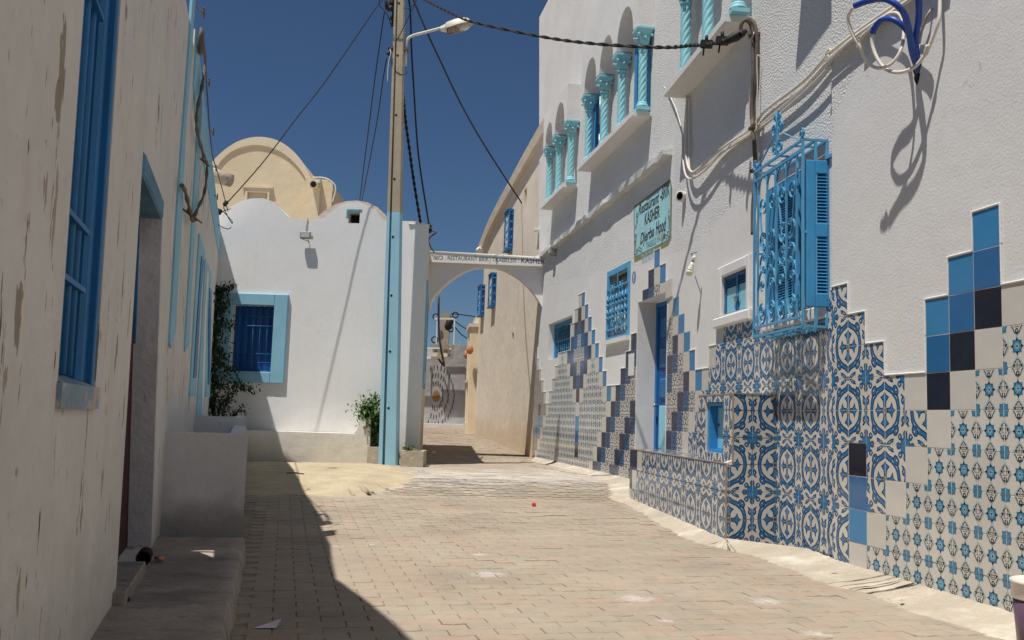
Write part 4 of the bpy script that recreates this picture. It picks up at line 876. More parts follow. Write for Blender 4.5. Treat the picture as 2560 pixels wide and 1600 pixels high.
# drain spout
c = (3.959, 3.218); q = .10
mb = MB(); mb.lathe([(.052,-.04),(.055,q-.01),(.057,q),(.044,q)], 20, (c[0],c[1],0), (.5,-.06,1)); mb.f.pop(); mb.mi.pop(); mb.sm.pop(); mb.lathe([(.044,q),(.042,q-.06),(.001,q-.07)], 20, (c[0],c[1],0), (.5,-.06,1), 1)
for _ in (0,1): mb.f.pop(); mb.mi.pop(); mb.sm.pop()
mb.f.append(tuple(range(len(mb.v)-20, len(mb.v)))); mb.mi.append(1); mb.sm.append(False)
tag(mb.build('drain_spout', [mat('spout_white', (.66,.62,.58), .8, .2, .08, 9, .004, 60), M_dark], None, FR3), 'short white drain pipe stub poking out of the wall beside the turquoise sign', 'pipe')
# conduits, cables and hoses on the restaurant wall
def cable(name, pts, r, m, label, cat='cable', fr=None, seg=6, k=6, group=None, twist=0):
    P = smooth(pts, k); mb = MB()
    if twist:
        n = len(P)
        for s_ in range(2):
            q = []
            for i in range(n*3):
                t = i/3; j = min(int(t), n-2); p = P[j]+(P[j+1]-P[j])*(t-j); a = t*twist+s_*pi; d = (P[j+1]-P[j]).normalized(); e = d.orthogonal().normalized(); g = d.cross(e); q.append(p+e*(r*.9*cos(a))+g*(r*.9*sin(a)))
            mb.tube(q, r, 5)
    else: mb.tube(P, r, seg)
    return tag(mb.build(name, m, None, fr), label, cat, group)
w3 = lambda t, n: (t[0], t[1], n)
# thick dark service conduit running down the wall with its goosenecks
sc = thing('service_conduit', 'pair of weathered dark conduits bent like goosenecks, running down wall beside the blue grille', 'conduit', FM.p(*(2.481, 4.134), .04))
mb = MB(); mb.tube(smooth([w3((2.602, 4.13),.16), w3((2.613, 4.176),.16), w3((2.618, 4.211),.13), w3((2.579, 4.202),.07), w3((2.588, 4.109),.05), w3((2.597, 3.946),.05), w3((2.599, 3.763),.05), w3((2.565, 3.497),.05), w3((2.602, 3.284),.05), w3((2.648, 3.047),.05), w3((2.658, 2.811),.05), w3((2.613, 2.665),.05), w3((2.607, 2.413),.05)], 6), .017, 8); mb.build('conduit', M_greyc, sc, FM)
mb = MB(); mb.tube(smooth([w3((2.522, 4.262),.09), w3((2.564, 4.251),.06), w3((2.608, 4.178),.04), w3((2.619, 4.074),.03), w3((2.621, 3.937),.03), w3((2.612, 3.76),.03), w3((2.562, 3.525),.03), w3((2.572, 3.32),.03)], 6), .015, 8); mb.build('conduit', M_greyc, sc, FM)
for q, n in (((2.586, 4.106), .04), ((2.591, 3.313), .04), ((2.636, 2.94), .04)): mb = MB(); mb.box(q[0]-.05,q[0]+.04,q[1]-.012,q[1]+.012,0,.07); mb.build('clamp', M_rust, sc, FM)
mb = MB(); c = (2.612, 4.09); mb.tube([(x, y, .10-.05*i/14) for i, (x, y) in enumerate(spiral(c, .035, 1.2, 1.2, 1, 12, .7))]+[w3((2.533, 4.129),.0)], .006, 6); mb.build('hook', M_metal, sc, FM)
# white flex pair looping along the wall
tw = thing('white_conduits', 'bundle of slack white conduits sagging along the roughcast wall up to the right', 'conduit', FM.p(1.5, 3.4, .03))
la = [w3((0.643, 4.257),.02), w3((0.683, 3.848),.03), w3((0.767, 3.542),.05), w3((0.97, 3.364),.06), w3((1.222, 3.343),.05), w3((1.762, 3.372),.03), w3((2.472, 3.339),.02), w3((2.795, 3.391),.02), w3((3.524, 3.37),.02), w3((3.947, 3.424),.02)]
mb = MB(); mb.tube(smooth(la, 6), .013, 7); mb.build('conduit', M_whitec, tw, FM)
lb = [w3((0.715, 4.231),.02), w3((0.782, 3.662),.03), w3((0.861, 3.439),.05), w3((1.012, 3.331),.05), w3((1.402, 3.309),.05), w3((2.012, 3.326),.035), w3((2.499, 3.298),.03), w3((3.014, 3.294),.035), w3((3.558, 3.307),.035), w3((3.968, 3.366),.03)]
mb = MB(); mb.tube(smooth(lb, 6), .011, 7); mb.build('conduit', M_whitec, tw, FM)
lc = [w3((0.514, 3.868),.02), w3((0.654, 3.542),.05), w3((0.846, 3.35),.075), w3((1.086, 3.266),.08), w3((1.421, 3.259),.07), w3((1.861, 3.308),.05), w3((2.526, 3.277),.04), w3((3.195, 3.245),.05), w3((3.726, 3.262),.055), w3((4.01, 3.298),.05)]
mb = MB(); mb.tube(smooth(lc, 6), .010, 7); mb.build('conduit', M_whitec, tw, FM)
for q, n0, m0, r0 in ((((0.018, 3.408), (-0.007, 3.382), (0.403, 3.387), (0.874, 3.373), (1.276, 3.365)), .02, M_whitec, .013), (((0.018, 3.359), (-0.008, 3.336), (0.402, 3.358), (0.873, 3.342), (1.276, 3.34)), .03, M_whitec, .011), (((0.017, 3.311), (-0.008, 3.305), (0.402, 3.344), (0.873, 3.329), (1.275, 3.324)), .045, M_whitec, .009)):
    mb = MB(); mb.tube(smooth([(p[0], p[1], n0) for p in q], 6), r0, 7); mb.build('conduit', m0, tw, FR1)
cable('thin_cable', [w3((-2.83, 6.164),.02), w3((-1.045, 5.409),.02), w3((-0.607, 4.98),.02), w3((0.138, 4.381),.03), w3((0.432, 4.054),.03), w3((0.559, 3.846),.03)], .007, M_whitec, 'thin slack white cable drooping between the two nearer column bays', fr=FM)
cable('thin_cable', [w3((2.692, 3.877),.03), w3((2.682, 3.874),.05), w3((2.666, 3.617),.04), w3((2.651, 3.247),.04), w3((2.671, 2.933),.02)], .005, M_whitec, 'thin straight white cord hanging from a knob beside the dark conduit', fr=FM)
# blue hoses and white flex sticking out of the wall high on the right
hs = thing('cable_outlet', 'three blue hoses and curled white flex sticking out of a hole high in the wall', 'cables', FR1.p(*(0.942, 2.876), .05))
o_ = (0.942, 2.894)
def hose(px, r, m, nm):
    mb = MB(); mb.tube(smooth(px, 7), r, 8); mb.build(nm, m, hs, FR1)
hose([w3(o_,-.02), w3((0.993, 2.99),.06), w3((1.106, 3.088),.16), w3((1.163, 3.156),.24), w3((1.112, 3.227),.30), w3((1, 3.265),.33), w3((0.905, 3.274),.36)], .018, M_hose, 'hose')
hose([w3(o_,-.02), w3((0.999, 2.997),.05), w3((1.038, 3.095),.12), w3((1.006, 3.167),.18), w3((0.921, 3.201),.2), w3((0.861, 3.181),.21), w3((0.838, 3.155),.21)], .018, M_hose, 'hose')
hose([w3(o_,-.02), w3((1.007, 3.037),.05), w3((1.112, 3.134),.10), w3((1.173, 3.213),.14), w3((1.172, 3.312),.16)], .018, M_hose, 'hose')
hose([w3((0.838, 3.155),.21), w3((0.833, 3.091),.21), w3((0.873, 2.987),.2), w3((0.929, 2.907),.18), w3((1.01, 2.864),.15), w3((1.087, 2.872),.11), w3((1.144, 2.933),.08), w3((1.189, 3.022),.06), w3((1.221, 3.101),.05), w3((1.203, 3.262),.03)], .0105, M_whitec, 'flex')
hose([w3((0.889, 3.274),.36), w3((0.815, 3.243),.35), w3((0.82, 3.154),.33), w3((0.847, 3.066),.3), w3((0.849, 2.981),.26), w3((0.904, 2.921),.22), w3((0.973, 2.925),.18), w3((1.004, 2.995),.14), w3((0.973, 3.116),.1), w3((0.915, 3.239),.08), w3((0.805, 3.306),.07), w3((0.633, 3.327),.05), w3((0.435, 3.306),.05)], .010, M_whitec, 'flex')
for q, n, ax in (((1.151, 2.943), .08, (.25,.5,0)), ((0.832, 3.086), .3, (-.2,.4,0))):
    mb = MB(); mb.lathe([(.012,-.025),(.015,-.02),(.013,-.01),(.015,0),(.013,.01),(.015,.02),(.011,.03)], 12, w3(q,n), ax); mb.build('connector', M_lampw, hs, FR1)
mb = MB(); c = (0.943, 2.92); pts = [(c[0]+(.035+.012*sin(5*a))*cos(a), c[1]+(.075+.02*cos(4*a))*sin(a)) for a in [2*pi*k/18 for k in range(18)]]; mb.prism(pts, -.02, .002); mb.build('hole', M_dark, hs, FR1)
mb = MB(); mb.tube([w3((0.981, 3.058),.01), w3((1.037, 3.108),.03), w3((1.085, 3.174),.03), w3((1.099, 3.211),.01)], .008, 7); mb.build('flex', M_wood, hs, FR1)

# ------------------------------------------------------------------ old house on the left
lh = thing('old_house', 'old whitewashed house in shade on the left, with peeling plaster and deep blue window', 'building', (-2.2, 5.5, .1))
LT = [(-9,8),(-5.3,8),(-5.25,3.78),(-2.68,3.62),(-2.24,3.52),(-1.71,3.34),(-1.14,3.09),(-.57,3.19),(.11,3.36),(1.12,3.42),(1.14,3.56),(3.0,3.55),(4.5,3.53),(8.75,3.55)]  # unseen near end raised to shade the street and cut bounced light
LW = ((-3.057, 1.15)[0], -2.42, (-2.974, 0.93)[1], 2.55, .12); LD = (-1.53, -.02, .10, 1.94, .13)
mb = MB(); profile_wall(mb, [(u, -.05, t) for u, t in LT], [LW, LD], 0, 0, .32)
o = len(mb.v); mb.v += [(8.75,-.05,0),(8.75,3.55,0),(8.75,3.55,-3),(8.75,-.05,-3),(-5.2,3.7,-.32),(8.75,3.55,-.32),(8.75,2.7,-.32),(-5.2,2.7,-.32)]; mb.f += [[o,o+1,o+2,o+3],[o+4,o+5,o+6,o+7]]; mb.mi += [0,0]; mb.sm += [False]*2
mb.add([(-.56,1.94,0),(-.02,.10,0),(-.02,1.94,0)], [(0,1,2)])
mb.build('wall', M_peel, lh, FL, center=False)
mb = MB(); mb.box(-9,-1.3,2.62,2.7,-4,-.33); mb.box(-.2,8.7,2.62,2.7,-4,-.33); mb.box(-1.3,-.2,2.62,2.7,-4,-.62); mb.build('roof', M_planter, lh, FL)  # gap added behind the parapet so sun reaches the slit in the door
# tall deep blue window with bars
u0, u1, v0, v1, d = LW
lw = MB(); f = .14; lw.bbox(u1-f,u1,v0,v1,-d,-.025,.015); lw.bbox(u1-.05,u1,v0,v1,-.03,-.004); lw.box(u0,u0+.05,v0,v1,-d,-.03); lw.box(u0+.05,u1-f,v1-f,v1,-d,-.03); lw = lw.build('barred_window', M_deep, lh, FL)
mb = MB(); mb.box(u0+.05,u1-f,v0,v1-f,-d-.02,-d); mb.build('shutter', M_deep, lw, FL)
mb = MB(); c = (-2.372, 0.863)[1]; mb.box(u0-.01,u1-.0,c,v0-.0,-.02,.014); mb.add([(u0,v0,.012),(u1,v0,.012),(u1,v0+.05,-d),(u0,v0+.05,-d)], [(0,1,2,3)]); mb.build('window_sill', mat('worn_blue_sill', (.24,.33,.40), .85, .15, .2, 5, .004, 60, stains=[((.5,.42,.36), (7,7,7), .52, .05, .9)]), lw, FL)
for k in range(4):
    x = u0+.09+(u1-u0-f-.09)*(k+.1)/4; mb = MB(); mb.tube([(x,v0+.03,-.05),(x,v1,-.05)], .017, 8); mb.build('bar', M_deep, lw, FL)
for y in ((-2.381, 1.22)[1], (-2.405, 1.399)[1], (-2.484, 2.079)[1]): mb = MB(); mb.box(u0+.01,u1-f-.02,y-.008,y+.008,-.05,-.022); mb.build('crossbar', M_deep, lw, FL)
# doorway with lavender washed jamb; gaps added to its door shape the sun patch on the ledge
u0, u1, v0, v1, d = LD
mb = MB(); mb.add([(-.56,1.94,.003),(-.02,.09,.003),(-.02,.09,-d),(-.56,1.94,-d),(-.54,1.94,.006),(.03,.09,.006)], [(0,1,2,3),(0,4,5,1)]); dw = mb.build('doorway', M_lav, lh, FL, center=False)
mb = MB(); mb.bbox(u0,-.575,1.84,1.94,-d,.012,.01); mb.build('lintel', mat('worn_blue_lintel', (.10,.22,.33), .8, .2, .2, 6, .004, 60), dw, FL)
mb = MB(); mb.prism([(-1.53,.1),(-.475,.1),(-.475,.62),(-.425,1.25),(-.80,1.69),(-1.53,1.69)], -d-.03, -d+.02); mb.prism([(-.455,.1),(.1,.1),(.1,1.69),(-.47,1.69),(-.405,1.25),(-.455,.62)], -d-.03, -d+.01); mb.prism([(-1.53,1.69),(.1,1.69),(.1,1.92),(-1.53,1.92)], -d-.03, -d+.01); mb.build('gapped_door', mat('old_door_brown', (.05,.02,.02), .8, .2, .3, 5), dw, FL)  # triangle and slit cut out to throw the sun patch on the ledge
mb = MB(); mb.add([(-.60,1.84,-.10),(-.44,1.2,-.10),(-.41,1.2,-.10),(-.565,1.84,-.10),(-.60,1.84,-.13),(-.44,1.2,-.13),(-.41,1.2,-.13),(-.565,1.84,-.13)], [(0,1,2,3),(0,4,5,1),(2,6,7,3),(3,7,4,0)]); mb.build('door_frame', M_deep, dw, FL)
mb = MB(); mb.bbox(u0-.1,-.85,-.02,.145,-d,.05,.006); mb.build('doorstep', M_ledge, dw, FL)
q = Vector((-1.731, 4.569, 0.1)); mb = MB(); ax = Vector((.30,-.95,.02)).normalized(); q.z += .05; mb.lathe([(.034,-.16),(.036,0),(.029,0),(.026,-.08),(.001,-.09)], 16, q, ax); mb.f.pop(); mb.mi.pop(); mb.sm.pop()
tag(mb.build('drain_pipe', M_dark), 'short black drain pipe end sticking out beside the doorstep on the ledge', 'pipe')
# painted pale blue bands and window surrounds on the far half of the old house
def band(poly, name='painted_band', m=M_band, n=.012, par=None): mb = MB(); mb.prism(poly, -.004, n); return mb.build(name, m, par or lh, FL)
band([(0.561, 3.562), (0.862, 3.695), (0.816, 3.319), (0.656, 2.655), (0.781, 2.089), (0.773, 1.486), (0.824, 1.373), (0.476, 1.236), (0.337, 1.262), (0.346, 1.607), (0.325, 2.026), (0.412, 2.584), (0.533, 3.21)])
band([(1.15, 3.4), (1.874, 3.488), (2.325, 3.393), (2.377, 2.901), (2.428, 2.409), (2.27, 1.875), (2.403, 1.378), (1.913, 1.298), (1.851, 1.365), (1.892, 1.826), (1.886, 2.304), (1.904, 2.661), (1.911, 3.139), (1.495, 3.33)])
band([(1.2,3.18),(1.5,3.06),(3.4,3.10),(6,3.12),(8.7,3.14),(8.7,3.53),(3.3,3.53),(1.2,3.54)])
for pts, nm in ((((258,65),(297,190),(232,1150),(190,1165),(210,700)), 'window_surround'), (((300,232),(342,335),(305,900),(290,1290),(245,1290),(262,800)), 'window_surround')): pass
s1 = band([(3.015, 2.42), (4.284, 2.451), (3.974, 1.949), (3.954, 0.989), (2.884, 0.966), (2.941, 1.7)], 'window_surround')
band([(3.477, 2.292), (3.988, 2.313), (3.744, 1.922), (3.733, 1.159), (3.242, 1.137), (3.306, 1.736)], 'shutter', M_deep, .02, s1)
s2 = band([(4.451, 2.415), (6.279, 2.515), (6.268, 1.846), (6.266, 0.783), (4.386, 0.796), (4.484, 1.543)], 'window_surround')
band([(4.842, 2.371), (5.268, 2.382), (5.258, 1.928), (5.835, 0.786), (5.358, 0.789), (4.787, 1.882)], 'shutter', M_wall, .02, s2)
s3 = band([(5.352, 2.326), (6.763, 2.363), (7.321, 1.736), (8.107, 1.018), (6.552, 1.01), (5.833, 1.81)], 'window_surround')
band([(5.763, 2.276), (6.314, 2.289), (6.906, 1.708), (7.447, 1.179), (6.925, 1.166), (6.09, 1.831)], 'shutter', M_deep, .02, s3)
# dry broken conduit dangling on that wall
wl3 = lambda t, n=.04: (t[0], t[1], n)
bc = thing('broken_conduit', 'broken old conduit dangling in a hook shape on the shaded left wall', 'conduit', FL.p(*(1.856, 3.122), .04))
mb = MB(); P_ = smooth([wl3((1.281, 3.516)), wl3((1.844, 3.597)), wl3((1.636, 3.31)), wl3((1.192, 2.962)), wl3((1.441, 2.883)), wl3((2.411, 2.986)), wl3((3.076, 3.054)), wl3((2.84, 2.754)), wl3((1.859, 2.392)), wl3((1.468, 2.233)), wl3((1.059, 2.226)), wl3((0.504, 2.235)), wl3((0.158, 2.197))], 6)
mb.tube(P_, [.012+.004*sin(i*1.7) for i in range(len(P_))], 7); mb.build('conduit', M_greyc, bc, FL)
mb = MB()
for c in ((2.372, 2.95), (1.618, 2.319), (0.912, 2.206)): mb.tube([wl3(c,0), (c[0]+.08,c[1]-.05,.09)], .007, 5); mb.tube([wl3(c,.03), (c[0]-.05,c[1]-.06,.06)], .006, 5)
mb.build('hook', M_rust, bc, FL)
mb = MB(); c = (1.276, 3.52); mb.tube([(x, y, .03+.004*(i%3)) for i, (x, y) in enumerate(spiral(c, .10, 3, 0, 1, 12, .4))], .012, 6); mb.build('coil', M_greyc, bc, FL)
# wire strung under the parapet on hooks, and a stone spout
mb = MB(); P_ = smooth([wl3((1.41, 3.663)), wl3((2.267, 3.551)), wl3((3.242, 3.433)), wl3((4.234, 3.442)), wl3((5.191, 3.456),.08), wl3((7.32, 3.522),.14)], 5); mb.tube(P_, .006, 5)
wr = tag(mb.build('parapet_wire', M_greyc, None, FL), 'thin wire strung on hooks under the parapet of the shaded left house', 'wire')
for k, c in enumerate(((1.177, 3.702), (2.42, 3.617), (3.735, 3.57), (4.866, 3.493), (5.741, 3.365))):
    mb = MB(); mb.tube([(c[0]-.1,c[1],.0), (c[0]-.02,c[1],.04)]+[(x, y, .05) for x, y in spiral((c[0],c[1]), .035, .9, pi, 1, 12, .9)], .006, 5); mb.build('hook', M_rust, wr, FL)
q = (-4.006, 12.2, 3.956); mb = MB(); mb.tube([(q[0]-.3, q[1]+.02, q[2]+.07), (q[0]-.12, q[1], q[2]+.04), (q[0]+.0, q[1]-.01, q[2]), (q[0]+.2, q[1]-.02, q[2]-.06)], [.10, .10, .095, .085], 9)
tag(mb.build('roof_spout', M_stone), 'rough stone rainwater spout jutting from the far end of the left parapet', 'spout')

# ------------------------------------------------------------------ white vaulted house at the end
eh = thing('vaulted_house', 'white house with two rounded vault humps facing the camera behind the pole', 'building', (-2.6, 14, .15))
top_px = [(-4.532, 3.626), (-4.459, 3.709), (-4.365, 3.799), (-4.252, 3.888), (-4.118, 3.969), (-3.963, 4.015), (-3.784, 4.021), (-3.663, 3.984), (-3.56, 3.911), (-3.476, 3.833), (-3.402, 3.759), (-3.31, 3.713), (-3.132, 3.711), (-2.885, 3.724), (-2.833, 3.758), (-2.743, 3.853), (-2.629, 3.938), (-2.473, 3.99), (-2.334, 3.986), (-2.193, 3.942), (-2.09, 3.875), (-2.011, 3.785), (-1.955, 3.732), (-1.708, 3.745), (-1.47, 3.747)]
LTOP = [(-5.4,top_px[0][1]-.2)]+[(u, v) for u, v in top_px]+[(-1.29,3.70)]
LTOP = [LTOP[0]]+sorted(LTOP[1:])
EW = ((-4.141, 2.189)[0], (-3.513, 2.21)[0], (-3.782, 1.423)[1], (-3.842, 2.403)[1], .17)
EV = ((-2.498, 3.775)[0], (-2.328, 3.78)[0], (-2.418, 3.687)[1], (-2.427, 3.864)[1], .25)
mb = MB(); profile_wall(mb, [(u, -.05, v) for u, v in LTOP], [EW, EV], 0, 0, .3)
mb.build('front_wall', M_endwall, eh, FE, center=False)
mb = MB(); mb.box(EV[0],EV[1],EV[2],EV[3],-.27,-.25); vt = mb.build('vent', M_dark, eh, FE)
mb = MB(); c0, c1, c2, c3 = EV[:4]
mb.box(c0-.03,c0,c2+.08,c3+.03,-.02,.004); mb.box(c0,c1+.03,c3,c3+.035,-.02,.005); mb.build('vent_edge', mat('teal_smear', (.10,.33,.36), .85, .15, .35, 18), vt, FE)
# side wall in the alley with a slim window
SW = ((0.268, 2.074)[0], (2.093, 2.232)[0], 1.55, 2.72, .05)
mb = MB(); profile_wall(mb, [(0,-.05,3.70),(2.6,-.05,3.74),(4.75,-.05,3.74)], [SW], 0, 0, .3); mb.add([(4.75,-.05,0),(4.75,3.74,0),(4.75,3.74,-3),(4.75,-.05,-3)], [(0,1,2,3)]); mb.build('side_wall', M_beige, eh, FA, center=False)  # beige here paints in the bounce-lit shade on the white house's wall
mb = MB(); mb.box(SW[0],SW[1],SW[2],SW[3],-.06,-.04); sw = mb.build('side_window', M_blue, eh, FA)
f = .16; mb = MB(); mb.bbox(SW[0]-f,SW[0],SW[2]-f*1.5,SW[3]+f,-.01,.03); mb.bbox(SW[1],SW[1]+f,SW[2]-f*1.5,SW[3]+f,-.01,.03); mb.bbox(SW[0],SW[1],SW[3],SW[3]+f,-.01,.03); mb.bbox(SW[0],SW[1],SW[2]-f*1.5,SW[2],-.01,.03); mb.build('window_surround', M_band, sw, FA)
# flat roof and the two barrel vaults behind the front
mb = MB(); mb.box(-5.4,-1.6,3.40,3.45,-4.6,-.05); mb.build('roof', M_endwall, eh, FE)
v2 = [(-2.994, 3.728), (-2.929, 3.801), (-2.863, 3.861), (-2.71, 3.967), (-2.534, 4.024), (-2.396, 4.037), (-2.216, 4.012), (-2.074, 3.946), (-1.946, 3.836), (-1.887, 3.765)]
M_vault = mat('vault_limewash', (.70,.61,.55), .9, .12, .08, 3, .003, 50, .012, 5, stains=[((.55,.38,.24), (5,5,5), .66, .06, .5)])
mb = MB(); i2 = [(p[0]+((-1)**(k > 4))*.10, max(3.3, p[1]-.15)) for k, p in enumerate(v2)]; mb.prism([tuple(p) for p in v2]+i2[::-1], -4.5, -.012); mb.build('vault', M_vault, eh, FE)
mb = MB(); mb.prism([p for p in top_px[:12]]+[(top_px[11][0], 3.4), (top_px[0][0], 3.4)], -4.5, -.31); mb.build('vault', M_vault, eh, FE)
# window surround, bars and pane
a, b, c, d = (-4.361, 2.182)[0], (-3.314, 2.216)[0], (-3.309, 1.26)[1], (-3.332, 2.573)[1]
ws = MB(); ws.bbox(a,EW[0],c,d,-.01,.055,.008); ws.bbox(EW[1],b,c,d,-.01,.055,.008); ws.bbox(EW[0],EW[1],EW[3],d,-.01,.0545,.008); ws.bbox(EW[0],EW[1],c,EW[2],-.01,.0545,.008)
ew = ws.build('window', M_band, eh, FE)
mb = MB(); mb.box(EW[0],EW[1],EW[2],EW[3],-.19,-.17); mb.build('shutter', M_navy, ew, FE)
mb = MB()
for k in range(6): x = EW[0]+(EW[1]-EW[0])*(k+.5)/6; mb.bbox(x-.045,x+.045,EW[2]+.02,EW[3]-.02,-.175,-.16,.006)
mb.build('shutter_boards', mat('gloss_navy_paint', (.01,.085,.30), .3, .45, .06, 5), ew, FE)
for k in range(1, 6): x = EW[0]+(EW[1]-EW[0])*k/6; mb = MB(); mb.tube([(x,EW[2],-.03),(x,EW[3],-.03)], .0065, 6); mb.build('bar', M_deep, ew, FE)
for t in (.14, .27, .69, .83): y = EW[2]+(EW[3]-EW[2])*t; mb = MB(); mb.tube([(EW[0],y,-.02),(EW[1],y,-.02)], .0065, 6); mb.build('bar', M_deep, ew, FE)
def floodlight(fr, c, w, h, label, tilt=0):
    r = thing('floodlight', label, 'floodlight', fr.p(c[0], c[1], .05))
    mb = MB(); mb.bbox(c[0]-w/2,c[0]+w/2,c[1]-h/2,c[1]+h/2,.06,.115,.006); mb.build('housing', M_metal, r, fr)
    mb = MB(); mb.box(c[0]-w/2+.015,c[0]+w/2-.015,c[1]-h/2+.015,c[1]+h/2-.015,.113,.119); mb.build('lens', M_glass, r, fr)
    mb = MB(); mb.bar((c[0]-w/2-.008,c[1],.08),(c[0]-w/2-.008,c[1],.0),.02,.006); mb.bar((c[0]+w/2+.008,c[1],.08),(c[0]+w/2+.008,c[1],.0),.02,.006); mb.box(c[0]-w/2-.01,c[0]+w/2+.01,c[1]-.012,c[1]+.012,.0,.008); mb.build('bracket', M_metal, r, fr)
    mb = MB(); mb.tube(smooth([(c[0]-w*.4,c[1]-h*.5,.07),(c[0]-.02,c[1]-h*.62,.05),(c[0]+.04,c[1]-h*.75,.015),(c[0]+w*.1,c[1]-h*.6,.004)], 5), .005, 5); mb.build('flex', M_greyc, r, fr); return r
c = (-3.102, 3.463); fl_ = floodlight(FE, c, .155, .10, 'small grey floodlight on the white wall between the two vault humps')
mb = MB(); mb.tube([(c[0]-.01,c[1]+.05,.03), (c[0]-.01,c[1]+.13,.012), (c[0],c[1]+.27,.010)], .005, 5); mb.build('wire', M_greyc, fl_, FE)
# built-in bench with curled arm
be = thing('masonry_bench', 'low whitewashed masonry bench with a curled end along the white house', 'bench', (-2.9, 13.4, .15))
bt = (-2.908, 13.3, 0.57)[2]; bl_, br_ = -3.75, (-1.96, 13.3, 0.511)[0]
arm = [(bl_,.05),(br_,.05),(br_,(-1.973, 13.3, 0.79)[2]),((-2.053, 13.3, 0.795)[0],(-2.053, 13.3, 0.797)[2]),((-2.108, 13.3, 0.775)[0],(-2.108, 13.3, 0.766)[2]),((-2.132, 13.3, 0.718)[0],(-2.132, 13.3, 0.711)[2]),((-2.146, 13.3, 0.628)[0],(-2.146, 13.3, 0.628)[2]),((-2.184, 13.3, 0.589)[0],bt+.005),(bl_,bt)]
FBN = Frame(0, 13.3, 1, 0); mb = MB(); mb.prism(arm, -.39, 0); mb.build('seat', M_bench, be, FBN)
def trough(label, x0, x1, y0, y1, z0, z1, m, t=.05):
    r = thing('planter_box', label, 'planter', ((x0+x1)/2, (y0+y1)/2, z0)); mb = MB()
    mb.box(x0,x1,y0,y0+t,z0,z1); mb.box(x0,x1,y1-t,y1,z0,z1); mb.box(x0,x0+t,y0+t,y1-t,z0,z1); mb.box(x1-t,x1,y0+t,y1-t,z0,z1); mb.build('box', m, r)
    mb = MB(); mb.box(x0+t,x1-t,y0+t,y1-t,z0,z1-.04); mb.build('soil', M_soil, r); return r
q0, q1 = (-1.981, 13.28, 0.178), (-1.833, 13.28, 0.4); trough('rough cement planter box wedged between the bench and the pole', q0[0], q1[0]+.06, 13.28, 13.66, .1, q1[2], M_cem)
q0, q1 = (-1.472, 12.66, 0.159), (-1.16, 12.66, 0.372); trough('rough cement planter box standing right of the blue pole', q0[0]+.0, q1[0], 12.95, 13.45, .1, q1[2], M_cem)
# leaves
def leaves(name, m, parent, pts, size, droop=.3, kind='stuff'):
    mb = MB()
    for p in pts:
        p = Vector(p); a = random.uniform(0, 2*pi); e = random.uniform(-.9, .5)-droop; d = Vector((cos(a)*cos(e), sin(a)*cos(e), sin(e))); s = d.cross(Vector((random.uniform(-.4,.4), random.uniform(-.4,.4), 1))).normalized(); n = s.cross(d); L_ = size*random.uniform(.6, 1.25); w = L_*.22
        mb.add([p, p+d*L_*.4+s*w+n*L_*.07, p+d*L_*.75+s*w*.7, p+d*L_-n*L_*.1, p+d*L_*.75-s*w*.7, p+d*L_*.4-s*w+n*L_*.07, p+d*L_*.45], [(0,1,6),(1,2,3,6),(6,3,4,5),(0,6,5)])
    o = mb.build(name, m, parent); 
    if kind: o['kind'] = kind
    return o
def shrub(label, base, tips, nl, size, m, name='shrub', r=.07):
    t = thing(name, label, 'plant', base); mb = MB(); pts = []
    for tip in tips:
        tip = Vector(tip); b = Vector(base); mid = (b+tip)/2+Vector((random.uniform(-.05,.05), random.uniform(-.05,.05), .05)); P = smooth([b, mid, tip], 6); mb.tube(P, [.009-.006*i/(len(P)-1) for i in range(len(P))], 5)
        for _ in range(nl):
            u = random.random()**.6; q = P[min(int(u*(len(P)-1)), len(P)-1)]; pts.append(q+Vector((random.gauss(0, r), random.gauss(0, r), random.gauss(0, r*.8))))
    mb.build('stem', M_twig, t); leaves('foliage', m, t, pts, size); return t
b0 = (-1.921, 13.5, 0.507)
tips = [(-2.161, 13.45, 0.926), (-2.151, 13.5, 1.076), (-2.09, 13.5, 1.095), (-2.013, 13.5, 1.133), (-1.96, 13.45, 1.116), (-1.9, 13.5, 1.163), (-2.096, 13.4, 0.997), (-2.053, 13.45, 1.026), (-1.993, 13.4, 1.044), (-1.915, 13.4, 1.047), (-2.074, 13.4, 0.911), (-2.016, 13.35, 0.939), (-1.956, 13.35, 0.958), (-1.896, 13.35, 0.986), (-2.036, 13.4, 0.852), (-1.978, 13.35, 0.871), (-1.909, 13.35, 0.899), (-1.88, 13.4, 0.857), (-1.947, 13.4, 0.802)]
shrub('bushy green shrub growing between the bench end and the blue pole', b0, tips, 60, .075, M_leaf)
b0 = (-1.391, 13.2, 0.344); shrub('few green weeds sprouting in the cement box right of the pole', b0, [(-1.465, 13.2, 0.372), (-1.436, 13.2, 0.394), (-1.408, 13.2, 0.429), (-1.376, 13.2, 0.396), (-1.336, 13.15, 0.382)], 12, .05, M_leaf, 'weeds', .03)
b0 = (-1.925, 13.45, 0.387); shrub('dark low weeds in the cement box left of the pole', b0, [(-1.964, 13.45, 0.455), (-1.928, 13.45, 0.439), (-1.877, 13.4, 0.433)], 12, .045, M_leafd, 'weeds', .03)
